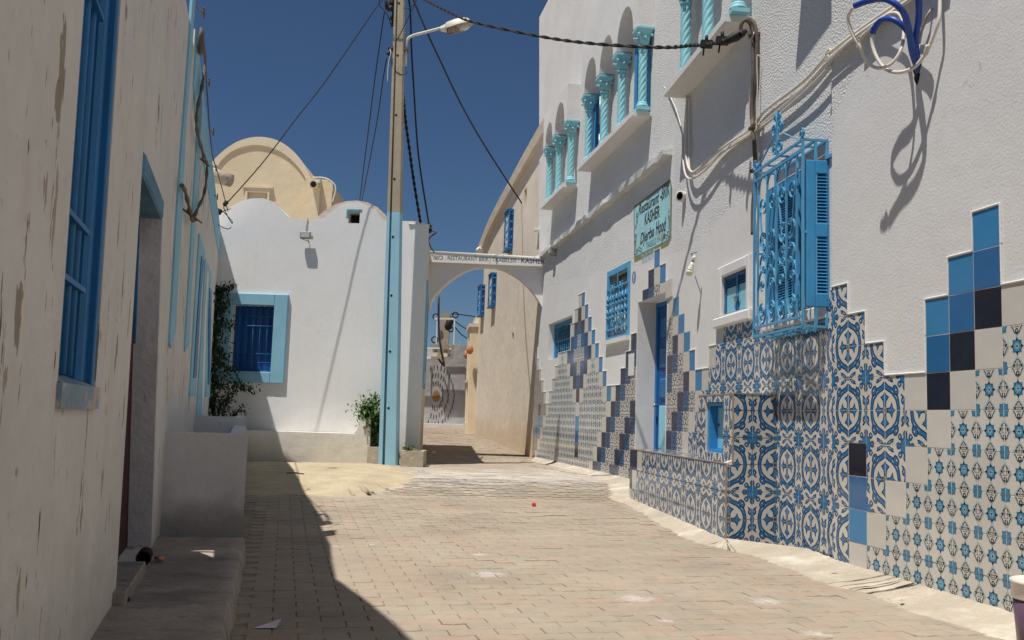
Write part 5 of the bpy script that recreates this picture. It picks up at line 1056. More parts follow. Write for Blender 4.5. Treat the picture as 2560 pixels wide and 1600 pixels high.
# climbing plant in the corner
iv = thing('climbing_plant', 'dark green climber growing up the corner beside the pale blue framed window', 'plant', (-4.086, 12.9, 1.231))
mb = MB(); pts = []
def vine(px, y0, y1, n, sp, r=.012):
    P = smooth([Vector((*p[:1], y0+(y1-y0)*i/(len(px)-1), p[2])) for i, p in enumerate(px)], 8); mb.tube(P, [r*(1-.6*i/(len(P)-1)) for i in range(len(P))], 5)
    for _ in range(n): q = P[random.randrange(len(P))]; pts.append(q+Vector((random.gauss(0, sp), random.gauss(0, sp*.8), random.gauss(0, sp))))
vine([(-4.164, 13.2, 0.796), (-4.181, 13.2, 1.239), (-4.221, 13.2, 1.748), (-4.233, 13.2, 2.133), (-4.264, 13.2, 2.494)], 13.2, 13.3, 1250, .08, .02)
vine([(-4.194, 13.2, 0.858), (-4.24, 13.2, 1.747), (-4.27, 13.2, 2.39), (-4.217, 13.2, 2.574)], 13.1, 13.3, 800, .065)
vine([(-4.264, 13.3, 2.508), (-4.197, 13.3, 2.575), (-4.135, 13.3, 2.616), (-4.08, 13.3, 2.671)], 13.3, 13.4, 120, .03)
vine([(-4.229, 13.3, 1.885), (-4.164, 13.3, 2.068), (-4.088, 13.3, 2.103), (-4.033, 13.3, 2.15)], 13.3, 13.45, 70, .045)
vine([(-4.251, 13.3, 2.221), (-4.181, 13.3, 2.328), (-4.136, 13.3, 2.433)], 13.3, 13.4, 120, .04)
vine([(-4.221, 13.3, 1.756), (-4.151, 13.3, 1.681), (-4.098, 13.3, 1.644)], 13.3, 13.4, 100, .035)
vine([(-4.208, 13.3, 1.563), (-4.114, 13.3, 1.501), (-4.033, 13.3, 1.44), (-3.939, 13.3, 1.379)], 13.3, 13.4, 150, .04)
vine([(-4.168, 13.2, 1.239), (-4.051, 13.2, 1.205), (-3.952, 13.2, 1.246), (-3.824, 13.2, 1.238)], 13.2, 13.3, 120, .04)
vine([(-4.093, 13.2, 0.861), (-3.977, 13.2, 1.042), (-3.881, 13.2, 1.134), (-3.758, 13.2, 1.189), (-3.616, 13.2, 1.156)], 13.2, 13.2, 160, .04)
vine([(-4.051, 13.2, 0.8), (-3.995, 13.2, 0.915), (-3.965, 13.2, 1.043)], 13.2, 13.2, 100, .05)
mb.build('stem', M_twig, iv); leaves('foliage', M_leafd, iv, pts, .065)
b0 = (-3.627, 12.3, 0.778); shrub('small leafy sprig rising over the end of the tall grey planter', b0, [(-3.59, 12.3, 0.818), (-3.537, 12.3, 0.897), (-3.504, 12.3, 0.84), (-3.435, 12.3, 0.823)], 14, .055, M_leafd, 'sprig', .03)
# ------------------------------------------------------------------ long masonry planter by the old house
pb = thing('masonry_planter', 'long grey whitewashed masonry planter box along the foot of the old house', 'planter', (-2.3, 8, .1))
def lx(y, o=0.): return -1.975-.285*(y-5.31)+.008+o
zt = (-1.903, 5.88, 0.719)[2]; zu = (-2.889, 9.35, 0.792)[2]
def slab(name, y0, y1, o0, o1, z0, z1):
    mb = MB(); mb.add([(lx(y0,o0),y0,z0),(lx(y0,o1),y0,z0),(lx(y1,o1),y1,z0),(lx(y1,o0),y1,z0),(lx(y0,o0),y0,z1),(lx(y0,o1),y0,z1),(lx(y1,o1),y1,z1),(lx(y1,o0),y1,z1)], [(3,2,1,0),(4,5,6,7),(0,1,5,4),(1,2,6,5),(2,3,7,6),(3,0,4,7)]); return mb.build(name, M_planter, pb, None, False)
w_ = (-1.628, 5.88, 0.094)[0]-lx(5.88)
slab('front_wall', 5.88, 6.0, -.03, w_, -.05, zt); slab('side_wall', 6.0, 13.25, w_-.12, w_, -.05, zt-.01); slab('upper_front_wall', 9.35, 9.47, -.03, w_-.0, zt-.3, zu); slab('upper_side_wall', 9.47, 13.25, w_-.12, w_-.003, zt-.012, zu-.01)
slab('soil', 6.0, 13.25, -.02, w_-.12, .0, zt-.16); slab('soil', 9.47, 13.25, -.02, w_-.12, zt-.3, zu-.08)

# ------------------------------------------------------------------ arch over the alley with its signboard
ar = thing('street_arch', 'white plastered arch spanning the alley between the vaulted house and the restaurant', 'arch', (-.5, 16.4, .15))
ap = [(-1.241, 3.138), (-1.137, 3.233), (-1.014, 3.33), (-0.881, 3.419), (-0.746, 3.478), (-0.61, 3.509), (-0.473, 3.521), (-0.336, 3.516), (-0.208, 3.486), (-0.079, 3.431), (0.06, 3.351), (0.19, 3.257)]
la_ = [(-1.451, 2.737), (-1.442, 2.851), (-1.384, 2.968)]; ra_ = [(0.337, 3.11), (0.449, 2.957), (0.524, 2.831), (0.576, 2.712)]
tl, tr = (-1.521, 3.769), (0.587, 3.725)
pl = [(tl[0]-.05, tl[1]), (tl[0]-.05, la_[0][1])]+la_+ap+ra_+[(tr[0]+.06, ra_[-1][1]), (tr[0]+.06, tr[1])]
mb = MB(); mb.prism(pl, -.26, 0); mb.build('span', M_endwall, ar, FAR)
sb = thing('signboard', 'long white signboard with blue capitals across the top of the alley arch', 'sign', FAR.p(-.5, 3.7, .08))
s0, s1, s2, s3 = (-1.516, 3.742), (0.59, 3.673), (0.579, 3.532), (-1.503, 3.547)
mb = MB(); mb.prism([s0, s1, s2, s3], .0, .13); mb.build('board', M_board, sb, FAR)
mb = MB(); a_, b_ = (-0.421, 3.679), (-0.416, 3.551); mb.box(a_[0]-.004,a_[0]+.004,b_[1],a_[1]-.0,.125,.134); mb.build('joint', M_metal, sb, FAR)
mb = MB(); mb.bar((s1[0],s1[1],.135),(s2[0],s2[1],.135),.03,.02); mb.bar((s0[0],s0[1]-.01,.135),(s1[0],s1[1]-.01,.135),.02,.012); mb.build('edge_strip', M_lampw, sb, FAR)
for s_, a, b, h, bo in (('\u05e8\u05e9\u05db', (-1.454, 3.591), (-1.25, 3.591), .085, .015), (': RESTAURANT BRIK', (-1.211, 3.594), (-0.439, 3.592), .072, .008), ('TRABELSSI :', (-0.381, 3.589), (0.086, 3.586), .072, .008), ('KASHER', (0.128, 3.583), (0.542, 3.581), .088, .02)):
    letters(FAR, s_, a, b, h, .1305, M_ink, sb, 0, bo)
mb = MB()
for x, y in ((948,155),(1450,175),(2020,203)): c = (-1.623, 3.85); 
for c in ((-0.683, 3.705), (-0.195, 3.701), (0.359, 3.692)): mb.lathe([(.010,0),(.010,.012),(.004,.014)], 8, (c[0],c[1],.13))
mb.build('screw', M_metal, sb, FAR)
c = (-2.016, 3.669); fl2 = floodlight(FR3, c, .17, .11, 'small weathered floodlight on the cornice end beside the arch')
c = (-3.467, 4.313); mb = MB(); mb.box(c[0]-.10,c[0]+.10,c[1]-.02,c[1]+.012,0,.09); tag(mb.build('white_bracket', M_board, None, FR3), 'tiny white bracket on the far corner of the restaurant wall', 'bracket')

# ------------------------------------------------------------------ lamp pole
po = thing('utility_pole', 'tall concrete utility pole with its lower part painted pale blue', 'pole', (-1.65, 13.35, .15))
PB0, PB1, PT0, PT1 = (-1.807, 13.18, 0.15), (-1.538, 13.18, 0.159), (-1.89, 13.18, 6.946), (-1.742, 13.18, 6.951)
PG0, PG1 = (-1.719, 13.18, 0.157), (-1.756, 13.18, 0.156)
def pole_ring(z):
    t = (z-PB0[2])/(PT0[2]-PB0[2]); a = PB0[0]+(PT0[0]-PB0[0])*t; b = PB1[0]+(PT1[0]-PB1[0])*t; w = b-a; d = w*.8; g = .10*max(.25, 1-t*.75)
    return [(a,13.18),(a+w*.20,13.18),(a+w*.22,13.18+g),(a+w*.31,13.18+g),(a+w*.34,13.18),(b-w*.10,13.18),(b,13.18+w*.1),(b,13.18+d),(a,13.18+d)]
def pole_sec(zs, m):
    mb = MB()
    for z in zs: mb.v += [(x, y, z) for x, y in pole_ring(z)]
    k = 9
    for i in range(len(zs)-1):
        for j in range(k): mb.f.append((i*k+j, i*k+(j+1)%k, (i+1)*k+(j+1)%k, (i+1)*k+j)); mb.mi.append(0); mb.sm.append(False)
    mb.f += [tuple(range(k))[::-1], tuple((len(zs)-1)*k+i for i in range(k))]; mb.mi += [0,0]; mb.sm += [False]*2
    return mb
zp = (-1.763, 13.18, 3.764)[2]
pole_sec([.05, zp*.5, zp], M_poleblue).build('painted_shaft', M_poleblue, po); pole_sec([zp, 5.4, 8.6], M_conc).build('shaft', M_conc, po)
mb = MB()
for z in (.95,1.75,2.55,3.4,4.25,5.2,6.1,6.9):
    r = pole_ring(z); x = r[4][0]+(r[5][0]-r[4][0])*.22; mb.lathe([(.018,-.002),(.018,.003),(.012,.0035)], 10, (x,13.18,z), (0,-1,0))
mb.build('bolt_hole', M_dark, po)
# street lamp on its bracket
LY = 13.25
lp = thing('street_lamp', 'weathered street lamp on a bent arm high on the concrete pole', 'street lamp', (-1.705, 13.25, 6.171))
mb = MB(); mb.tube([(-1.698, 13.25, 5.973), (-1.699, 13.25, 6.09), (-1.7, 13.25, 6.219)], .026, 10); mb.build('sleeve', M_lampw, lp)
mb = MB(); mb.tube(smooth([(-1.702, 13.25, 6.203), (-1.697, 13.25, 6.3), (-1.679, 13.25, 6.378), (-1.638, 13.25, 6.42), (-1.554, 13.25, 6.456), (-1.445, 13.25, 6.489), (-1.306, 13.25, 6.533), (-1.183, 13.25, 6.571)], 5), .021, 10); mb.build('arm', M_lampw, lp)
mb = MB(); c = (-1.705, 13.25, 6.215); mb.box(c[0]-.04,c[0]+.04,13.2,13.32,c[2]-.02,c[2]+.02); mb.build('clamp', M_rust, lp)
A0, A1 = Vector((-1.202, 13.25, 6.561)), Vector((-0.716, 13.25, 6.659)); D_ = (A1-A0); LL = D_.length; D_.normalize(); UP = Vector((0,0,1)); UP = (UP-D_*UP.dot(D_)).normalized(); SD = Vector((0,1,0))
secs = [(0,.03,.03,-.03),(.10,.05,.045,-.045),(.19,.07,.06,-.05),(.20,.095,.075,-.045),(.45,.12,.10,-.03),(.68,.125,.11,-.02),(.85,.11,.085,-.01),(.96,.07,.035,0),(1,.02,.005,.0)]
mb = MB(); n = 9
for t, w, u, l in secs:
    for k in range(n): a = pi*k/(n-1); mb.v.append(A0+D_*(LL*t)+SD*(w*cos(a))+UP*(l+(u-l)*sin(a)))
for i in range(len(secs)-1):
    for k in range(n-1): mb.f.append((i*n+k, i*n+k+1, (i+1)*n+k+1, (i+1)*n+k)); mb.mi.append(0); mb.sm.append(True)
for i in range(3): mb.f.append((i*n, (i+1)*n, (i+1)*n+n-1, i*n+n-1)); mb.mi.append(0); mb.sm.append(False)
mb.build('lamp_head', M_lampw, lp)
mb = MB(); bs_ = [(.21,.085,-.045,-.10),(.45,.11,-.03,-.105),(.68,.115,-.02,-.09),(.85,.10,-.01,-.055),(.96,.05,0,-.015)]
for t, w, u, l in bs_:
    for k in range(n): a = pi*k/(n-1); mb.v.append(A0+D_*(LL*t)+SD*(w*cos(a))+UP*(u-(u-l)*sin(a)))
for i in range(len(bs_)-1):
    for k in range(n-1): mb.f.append((i*n+k, (i+1)*n+k, (i+1)*n+k+1, i*n+k+1)); mb.mi.append(0); mb.sm.append(True)
mb.f.append(tuple(range(n))); mb.mi.append(0); mb.sm.append(False)
glass = bpy.data.materials.new('dusty_lamp_glass'); glass.use_nodes = True; gb_ = glass.node_tree.nodes['Principled BSDF']; gb_.inputs['Base Color'].default_value = (.55,.45,.33,1); gb_.inputs['Roughness'].default_value = .15; gb_.inputs['Alpha'].default_value = .35
mb.build('glass_bowl', glass, lp)
mb = MB(); c = A0+D_*(LL*.72)-UP*.04; mb.lathe([(.01,-.10),(.03,-.07),(.045,-.01),(.04,.04),(.01,.07)], 14, tuple(c), tuple(D_)); mb.build('bulb', M_board, lp)
mb = MB(); c = A0+D_*(LL*.36)-UP*.055; mb.lathe([(.05,-.09),(.05,.06),(.03,.09)], 12, tuple(c), tuple(D_)); mb.build('socket', M_rust, lp)
# fittings on the pole top
pf = thing('cable_clamps', 'cluster of black cable clamps and insulators on the left side of the pole', 'clamps', (-1.911, 13.3, 6.265))
for pts, r in ((((-2.026, 13.2, 7), (-2.014, 13.2, 6.902), (-2.001, 13.2, 6.805)), .022), (((-1.94, 13.25, 7.026), (-1.935, 13.25, 6.928), (-1.94, 13.25, 6.854)), .035), (((-1.987, 13.2, 7.001), (-1.973, 13.2, 6.855), (-1.98, 13.2, 6.773)), .012), (((-1.907, 13.25, 6.831), (-1.913, 13.25, 6.692), (-1.915, 13.25, 6.569)), .016)):
    mb = MB(); mb.tube(list(pts), r, 7); mb.build('clamp', M_black, pf)
for c, r in (((-1.94, 13.2, 6.823), .045), ((-1.924, 13.22, 6.678), .03), ((-1.842, 13.24, 6.291), .03), ((-1.869, 13.22, 6.242), .04), ((-1.896, 13.2, 6.2), .035), ((-1.927, 13.2, 6.215), .03), ((-1.939, 13.2, 6.134), .035)):
    mb = MB(); mb.lathe([(r*.3,-r),(r,-r*.5),(r*.8,0),(r,r*.5),(r*.3,r)], 9, c, (.3,.2,1)); mb.build('insulator', M_black, pf)
cb = lambda nm, pts, r, lab, m=M_black, tw=0, k=8: cable(nm, pts, r, m, lab, k=k, twist=tw)
cb('overhead_cable', [(-2.076, 13.38, 7.049), (-2.18, 13.33, 6.882), (-2.825, 13.14, 5.672), (-3.188, 12.99, 5.039), (-3.589, 12.83, 4.328), (-3.998, 12.66, 3.697)], .008, 'black overhead cable slanting down left from the pole to the old house')
cb('overhead_cable', [(-2.047, 13.3, 6.816), (-2.146, 13.6, 6.38), (-2.307, 14.2, 5.809), (-2.733, 16, 4.578)], .009, 'thin black cable dropping from the pole over the right hump, left one of two', k=5)
cb('overhead_cable', [(-1.978, 13.3, 6.108), (-2.051, 13.5, 5.832), (-2.221, 14.2, 5.4), (-2.695, 16, 4.564)], .009, 'thin black cable dropping from the pole over the right hump, right one of two', k=5)
cb('overhead_cable', [(-1.729, 13.4, 5.619), (-1.682, 13.45, 5.241), (-1.596, 13.5, 4.722), (-1.51, 13.55, 4.232), (-1.421, 13.7, 3.749)], .013, 'twisted black cable sagging from the pole to the corner of the white house', tw=2.2)
cb('overhead_cable', [(-1.694, 13.3, 7.025), (-1.66, 13.3, 6.804), (-1.627, 13.35, 6.295), (-1.59, 13.45, 5.829), (-1.514, 13.7, 4.926), (-1.435, 13.85, 4.396), (-1.318, 14, 3.773)], .014, 'straight black cable from the pole top down to the alley corner of the white house')
cb('overhead_cable', [(-1.631, 13.3, 7.027), (-1.578, 13.6, 6.959), (-1.498, 14.1, 6.883), (-1.337, 14.5, 6.643), (-0.952, 15.6, 6.136), (-0.526, 17.2, 5.826), (0.248, 18.8, 5.084)], .015, 'long black cable slanting right from pole to the beige house')
cb('overhead_cable', [(-1.396, 12.6, 6.713), (-1.167, 12.2, 6.432), (-0.872, 11.7, 6.09), (-0.599, 11.2, 5.779), (0.185, 10.2, 5.203), (0.754, 9.45, 4.822), (1.349, 8.68, 4.485), (1.556, 8.23, 4.328), (1.607, 7.77, 4.147), (1.652, 7.36, 4.008), (1.673, 7.17, 3.943)], .011, 'twisted black cable crossing the sky to the restaurant wall', tw=2.2, k=7)
cb('pole_wire', [(-2.095, 13.1, 6.926), (-2.094, 13.1, 6.821), (-2.017, 13.1, 6.743), (-1.949, 13.1, 6.632), (-1.904, 13.15, 6.51)], .007, 'thin black wire looped beside the pole top', k=5)
cb('pole_wire', [(-1.544, 13.1, 6.945), (-1.635, 13.1, 6.715), (-1.761, 13.15, 6.45), (-1.86, 13.2, 6.282)], .007, 'thin wire crossing the pole face diagonally under the lamp', k=5)
cb('pole_wire', [(-1.733, 13.2, 6.822), (-1.659, 13.2, 6.841), (-1.614, 13.2, 6.883), (-1.578, 13.2, 6.95)], .006, 'short thin wire curling right of the pole top', k=5)
cb('pole_wire', [(-1.911, 13.22, 6.151), (-1.893, 13.2, 5.983), (-1.823, 13.18, 5.865), (-1.736, 13.18, 5.812), (-1.677, 13.2, 5.83), (-1.663, 13.2, 5.87), (-1.696, 13.25, 5.961)], .006, 'thin wire looping across the pole under the lamp sleeve', k=6)
cb('white_flex', [(-1.924, 13.18, 6.199), (-1.901, 13.15, 6.124), (-1.926, 13.15, 5.986), (-1.931, 13.15, 5.842), (-1.931, 13.15, 5.69)], .006, 'frayed white flex hanging from the clamps on the pole', M_whitec, k=5)
def clampset(label, px, r=.035):
    t = thing('cable_clamp', label, 'clamp', px[0])
    for c in px: mb = MB(); mb.lathe([(r*.35,-r*1.2),(r,-r*.6),(r*.8,0),(r,r*.6),(r*.35,r*1.2)], 8, c, (.5,.1,1)); mb.build('insulator', M_black, t)
    return t
t_ = clampset('black cable clamp and loop of wire where cables reach the old house', [(-4.016, 12.66, 3.692), (-4.117, 12.66, 3.579), (-4.09, 12.66, 3.569)], .036)
mb = MB()
for pts in (((-4.041, 12.66, 3.675), (-4.032, 12.66, 3.618), (-3.991, 12.66, 3.541), (-3.945, 12.66, 3.46), (-3.906, 12.66, 3.414), (-3.914, 12.66, 3.45), (-3.963, 12.66, 3.501), (-4.035, 12.66, 3.576)), ((-4.114, 12.66, 3.537), (-4.123, 12.66, 3.433), (-4.083, 12.66, 3.382), (-4.015, 12.66, 3.348), (-3.952, 12.66, 3.335), (-3.919, 12.66, 3.367)), ((-4.074, 12.66, 3.56), (-4.015, 12.66, 3.593), (-3.94, 12.66, 3.621))): mb.tube(smooth(pts, 6), .006, 5)
mb.build('wire', M_black, t_)
mb = MB(); mb.tube(smooth([(-4.14, 12.66, 3.536), (-4.153, 12.66, 3.432), (-4.174, 12.66, 3.353), (-4.173, 12.66, 3.197), (-4.176, 12.66, 3.086), (-4.162, 12.66, 2.715), (-4.128, 12.66, 2.511), (-4.069, 12.66, 2.39), (-4.09, 12.66, 2.308)], 6), .012, 6); mb.build('conduit', M_greyc, t_)
clampset('black clamp on the cable at the alley corner of the white house', [(-1.307, 14, 3.73), (-1.297, 14, 3.673)], .035)
cb('corner_cable', [(-1.306, 14, 3.687), (-1.205, 14, 3.647), (-1.282, 14.1, 3.607), (-1.35, 14.4, 3.59), (-1.374, 15.2, 3.618), (-1.386, 15.9, 3.68)], .012, 'grey cable bunch running down the alley corner to the arch', M_greyc, k=5)
t_ = clampset('black clamp anchoring the long cable on the beige house', [(0.287, 18.7, 5.029), (0.317, 18.7, 5.025)], .045)
cb('wall_cable', [(0.287, 18.65, 5.013), (0.209, 18.5, 5.015), (0.199, 18.5, 4.952), (0.264, 18.6, 4.921), (0.328, 18.65, 4.888), (0.362, 18.65, 4.814), (0.365, 18.65, 4.487), (0.351, 18.65, 4.11), (0.315, 18.65, 3.436), (0.292, 18.65, 2.849), (0.293, 18.65, 2.4), (0.288, 18.65, 2.24), (0.277, 18.65, 2.096)], .014, 'black cable hanging down the beige wall seen through the arch', k=5)
cl2 = thing('cable_clamps', 'black clamps on the twisted cable in front of the near column bay', 'clamps', (1.661, 7.4, 4.023))
for c in ((1.607, 7.77, 4.147), (1.652, 7.36, 4.008)):
    mb = MB(); mb.box(c[0]-.05,c[0]+.05,c[1]-.02,c[1]+.02,c[2]-.03,c[2]+.035); mb.tube([(c[0]-.02,c[1],c[2]-.03),(c[0]-.03,c[1],c[2]-.10)], .008, 5); mb.tube([(c[0],c[1],c[2]+.03),(c[0],c[1],c[2]+.08)], .014, 6); mb.build('clamp', M_black, cl2)
mb = MB(); c = (1.71, 7.15, 3.96); mb.lathe([(.012,-.10),(.03,-.07),(.042,0),(.03,.07),(.012,.10)], 9, c, (.8,-.1,.42)); mb.build('insulator', M_black, cl2)
mb = MB(); mb.tube([(1.732, 7.12, 3.97), (1.736, 7.1, 3.979), (1.752, 7.1, 3.962), (1.749, 7.12, 3.944)], .01, 5); mb.build('loop', M_black, cl2)

# ------------------------------------------------------------------ cream vaulted building behind
dh = thing('cream_vault_house', 'tall cream coloured house with big round vault rising behind the white one', 'building', (-5.5, 19, .2))
FD = Frame(0, 19, 1, 0)
oc = [(-6.434, 19, 5.68), (-6.38, 19, 5.916), (-6.241, 19, 6.104), (-6.058, 19, 6.278), (-5.846, 19, 6.421), (-5.602, 19, 6.509), (-5.354, 19, 6.534), (-5.103, 19, 6.497), (-4.875, 19, 6.397), (-4.644, 19, 6.22), (-4.436, 19, 5.972), (-4.267, 19, 5.654)]
ic = [(-6.32, 19, 5.627), (-6.264, 19, 5.821), (-6.127, 19, 6.052), (-5.89, 19, 6.247), (-5.565, 19, 6.351), (-5.316, 19, 6.351), (-5.034, 19, 6.275), (-4.748, 19, 6.104), (-4.483, 19, 5.83), (-4.361, 19, 5.619)]
oc = [(p[0], p[2]) for p in oc]; ic = [(p[0], p[2]) for p in ic]
rb = (-3.828, 19, 5.542); wd0, wd1 = (-5.572, 19, 5.348), (-5.159, 19, 5.216)
mb = MB(); prof = [(-11,.1,4.2)]+[(u, .1, v) for u, v in oc if u > -11]+[(oc[-1][0]+.01,.1,oc[-1][1]-.02),(rb[0],.1,oc[-1][1]-.02)]
DW = (wd0[0], wd1[0], wd1[2]-.5, wd0[2], .3)
profile_wall(mb, sorted(prof), [DW], 0, 0); mb.build('front_wall', M_cream, dh, FD, center=False)
mb = MB(); mb.prism(oc+[(oc[-1][0],3.5),(oc[0][0],3.5)], -7, -.02); mb.build('vault', M_cream, dh, FD)
M_creaml = mat('pale_cream_plaster', (.71,.61,.45), .92, .12, .05, 2, .003, 50, world=True)
oc_s, ic_s = smooth([(x,y,0) for x,y in oc], 3), smooth([(x,y,0) for x,y in ic], 3)
mb = MB(); A_s = [(p.x, p.y) for p in oc_s]; B_s = [(p.x, p.y) for p in ic_s][::-1]; mb.prism(A_s+B_s, -.02, .035); mb.build('vault_rim', M_creaml, dh, FD)
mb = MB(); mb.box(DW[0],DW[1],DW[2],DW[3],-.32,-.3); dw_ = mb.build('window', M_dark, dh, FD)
mb = MB(); x0, x1, y1 = (-5.623, 19, 5.425)[0], (-5.117, 19, 5.442)[0], (-5.371, 19, 5.439)[2]
mb.bbox(x0,DW[0],DW[2],y1,-.01,.05); mb.bbox(DW[1],x1,DW[2],y1,-.01,.05); mb.bbox(DW[0],DW[1],DW[3],y1,-.01,.049); mb.box(x0-.06,x1+.06,y1,y1+.04,-.01,.07); mb.build('window_surround', M_creaml, dw_, FD)
b0, b1, b2 = (-4.362, 19, 5.631), (-4.06, 19, 5.66), (-3.828, 19, 5.55)
mb = MB(); mb.box(b0[0],b1[0],.2,b0[2]+.02,-2,.14); mb.box(b1[0],b2[0],.2,b2[2],-2.4,-.05); mb.box(b0[0]+.05,(-3.983, 19, 5.663)[0],b0[2]+.02,b0[2]+.12,-2.2,-.3); mb.build('stair_turret', M_cream, dh, FD)
c = (-4.14, 18.86, 5.529); mb = MB(); mb.tube([c, (c[0],c[1]-.25,c[2]-.06)], .085, 12); dp = mb.build('drain_spout', M_creaml, dh); 
mb = MB(); mb.tube([(c[0],c[1]-.24,c[2]-.057),(c[0],c[1]-.262,c[2]-.062)], .06, 12); mb.build('spout_hole', M_dark, dp)
cable('roof_cable', [(-4.211, 18.8, 5.659), (-3.965, 18.8, 5.659), (-3.797, 18.8, 5.576), (-3.723, 18.8, 5.467), (-3.73, 18.8, 5.327), (-3.77, 18.8, 5.159)], .016, M_whitec, 'pale cable arching over the end of the cream house roof')
# ------------------------------------------------------------------ beige house along the alley
bh = thing('beige_house', 'beige plastered house with blue boxed windows along the right side of the alley', 'building', (.2, 18, .2))
BP = [(0.824, 5.167), (1.865, 5.415), (2.941, 5.58), (4.659, 5.769), (6.054, 5.927), (7.105, 6.029)]
BS = ((5.756, 5.34)[0], (6.031, 5.276)[0], (6.032, 5.116)[1], (5.985, 5.422)[1], .15)
BH = ((4.933, 2.563)[0], (5.144, 2.546)[0], (5.077, 2.437)[1], (5.047, 2.609)[1], .12)
zlow = (-1.207, 3.403)[1]; zl2 = (1.363, 3.388)[1]
prof = [(-.75,.0,zlow),(.0,.0,zlow+.12),(.55,.0,zl2),(BP[0][0]+.0,.0,zl2),(BP[0][0]+.001,.0,BP[0][1])]+[(u,.0,v) for u, v in BP[1:]]+[(8.0,0,BP[-1][1]+.08)]
mb = MB(); profile_wall(mb, prof, [BS, BH], 0, 0, .35); mb.box(-.75,8.0,0,3,-3,-.4); o = len(mb.v)
mb.v += [(BP[0][0],zl2,0),(BP[0][0],BP[0][1],0),(BP[0][0],BP[0][1],-3),(BP[0][0],zl2,-3)]; mb.f.append((o,o+1,o+2,o+3)); mb.mi.append(0); mb.sm.append(False); mb.build('wall', M_beige, bh, FB, center=False)
mb = MB(); mb.box(BS[0],BS[1],BS[2],BS[3],-.16,-.14); mb.box(BH[0],BH[1],BH[2],BH[3],-.13,-.11); mb.build('vent_slot', M_beige, bh, FB)
mb = MB(); E_ = smooth([(u, v, 0) for u, v in [(BP[0][0]-.25, BP[0][1]-.06)]+BP+[(8.0, BP[-1][1]+.07)]], 4); n = len(E_)
for p in E_: mb.v += [(p.x,p.y-.10,0),(p.x,p.y-.10,.10),(p.x,p.y+.10,.13),(p.x,p.y+.14,.0),(p.x,p.y+.14,-.4)]
for i in range(n-1):
    for j in range(4): mb.f.append((i*5+j, i*5+5+j, i*5+6+j, i*5+1+j)); mb.mi.append(0); mb.sm.append(False)
mb.f.append((0,1,2,3,4)); mb.mi.append(0); mb.sm.append(False); mb.build('eave', M_beige, bh, FB)
M_boxb = mat('window_box_blue', (.02,.14,.36), .5, .35, .25, 14)
def boxwin(c0, c1, v0, v1):
    p = .11; mb = MB(); mb.box(c0,c1,v0,v1,-.02,.02); r = mb.build('boxed_window', M_navy, bh, FB)
    mb = MB(); t = .03
    for x in (c0, c1-t):
        mb.box(x,x+t,v0,v1,p-t,p); mb.box(x,x+t,v0,v0+t,.02,p-t); mb.box(x,x+t,v1-t,v1,.02,p-t)
    for y in (v0, v1-t): mb.box(c0+t,c1-t,y,y+t,p-t,p)
    mb.box(c0,c1,v0-.02,v0,.0,p+.02); mb.box(c0,c1,v1,v1+.02,.0,p+.02); mb.build('box_frame', M_boxb, r, FB)
    for fr_, w, off in (('front', c1-c0, None), ('side', p, c1)):
        mb = MB()
        k = max(2, int(w/.16)); rr = max(3, int((v1-v0)/.16))
        for i in range(k):
            for j in range(rr):
                x = w*(i+.5)/k; y = v0+(v1-v0)*(j+.5)/rr; pts = spiral((x, y), w/k*.42, 1.2, i+j, 1 if (i+j) % 2 else -1, 7)
                if off is None: mb.flat([(c0+a, b, p-.012) for a, b in pts], .012, .014, (0,0,1))
                else:
                    mb.flat([(off-.012, b, a) for a, b in pts], .012, .014, (1,0,0))
        mb.build('fretwork', M_cage, r, FB)['kind'] = 'stuff'
boxwin((4.208, 5.107)[0]+.0, (4.208, 5.107)[0]+.5, (5.211, 4.419)[1], (5.073, 5.253)[1])
boxwin((2.297, 3.89)[0], (2.297, 3.89)[0]+.5, (3.404, 3.416)[1], (3.337, 4.169)[1])
boxwin((0.646, 3.857)[0]-.0, (0.646, 3.857)[0]+.5, (1.738, 3.371)[1], (1.759, 4.109)[1])
mb = MB(); c = (1.272, 5.09); mb.lathe([(.05,0),(.05,.10),(.07,.12),(.06,.22)], 10, (c[0]-.35,c[1],.1), (-.9,-.25,.3)); tag(mb.build('roof_camera', M_board, None, FB), 'small white lamp under the far end of the sloping beige eave', 'lamp')
# arched stone doorway beyond it, with two clay jars
FP = Frame(*FB.p(-.2, 0)[:2], .6, -7.1); pd = thing('stone_portal', 'pale carved stone portal with pointed arch at the far end of the beige house', 'doorway', FP.p(-.5, .45))
px = lambda x, y, n=.0: None
v_b, v_t, v_s = .42, 3.15, 2.1
mb = MB(); mb.bbox(-1.15,-.95,v_b,v_t,-.05,.16,.02); mb.bbox(.15,.42,v_b,v_t,-.05,.16,.02); mb.bbox(-.95,.15,v_t-.16,v_t,-.05,.159,.02); mb.box(-1.2,.46,v_t,v_t+.09,-.05,.2)
mb.build('surround', M_creaml, pd, FP)
mb = MB(); P_ = [(-.95,v_b),(-.80,v_b),(-.80,v_s)]+[(-.80+1.05*.5*(1-cos(pi*k/12))*.76, v_s+.62*sin(pi*k/12)**.8) for k in range(1,12)]+[(.0,v_s),(.0,v_b),(.15,v_b),(.15,v_t-.16),(-.95,v_t-.16)]; mb.prism(P_, -.04, .10); mb.build('arch', M_creaml, pd, FP)
mb = MB(); mb.box(-.8,0,v_b,v_s+.7,-.10,-.06); mb.build('door_leaf', M_cream, pd, FP)
for x in (-.86, .08):
    mb = MB()
    for k, (w, h) in enumerate(((.16,.05),(.20,.05),(.24,.06))): mb.box(x-w/2,x+w/2,1.62+.07*k,1.62+.07*k+h,.05,.14+.03*k)
    mb.box(x-.14,x+.14,v_b,v_b+.28,.05,.19); mb.build('capital', M_creaml, pd, FP)
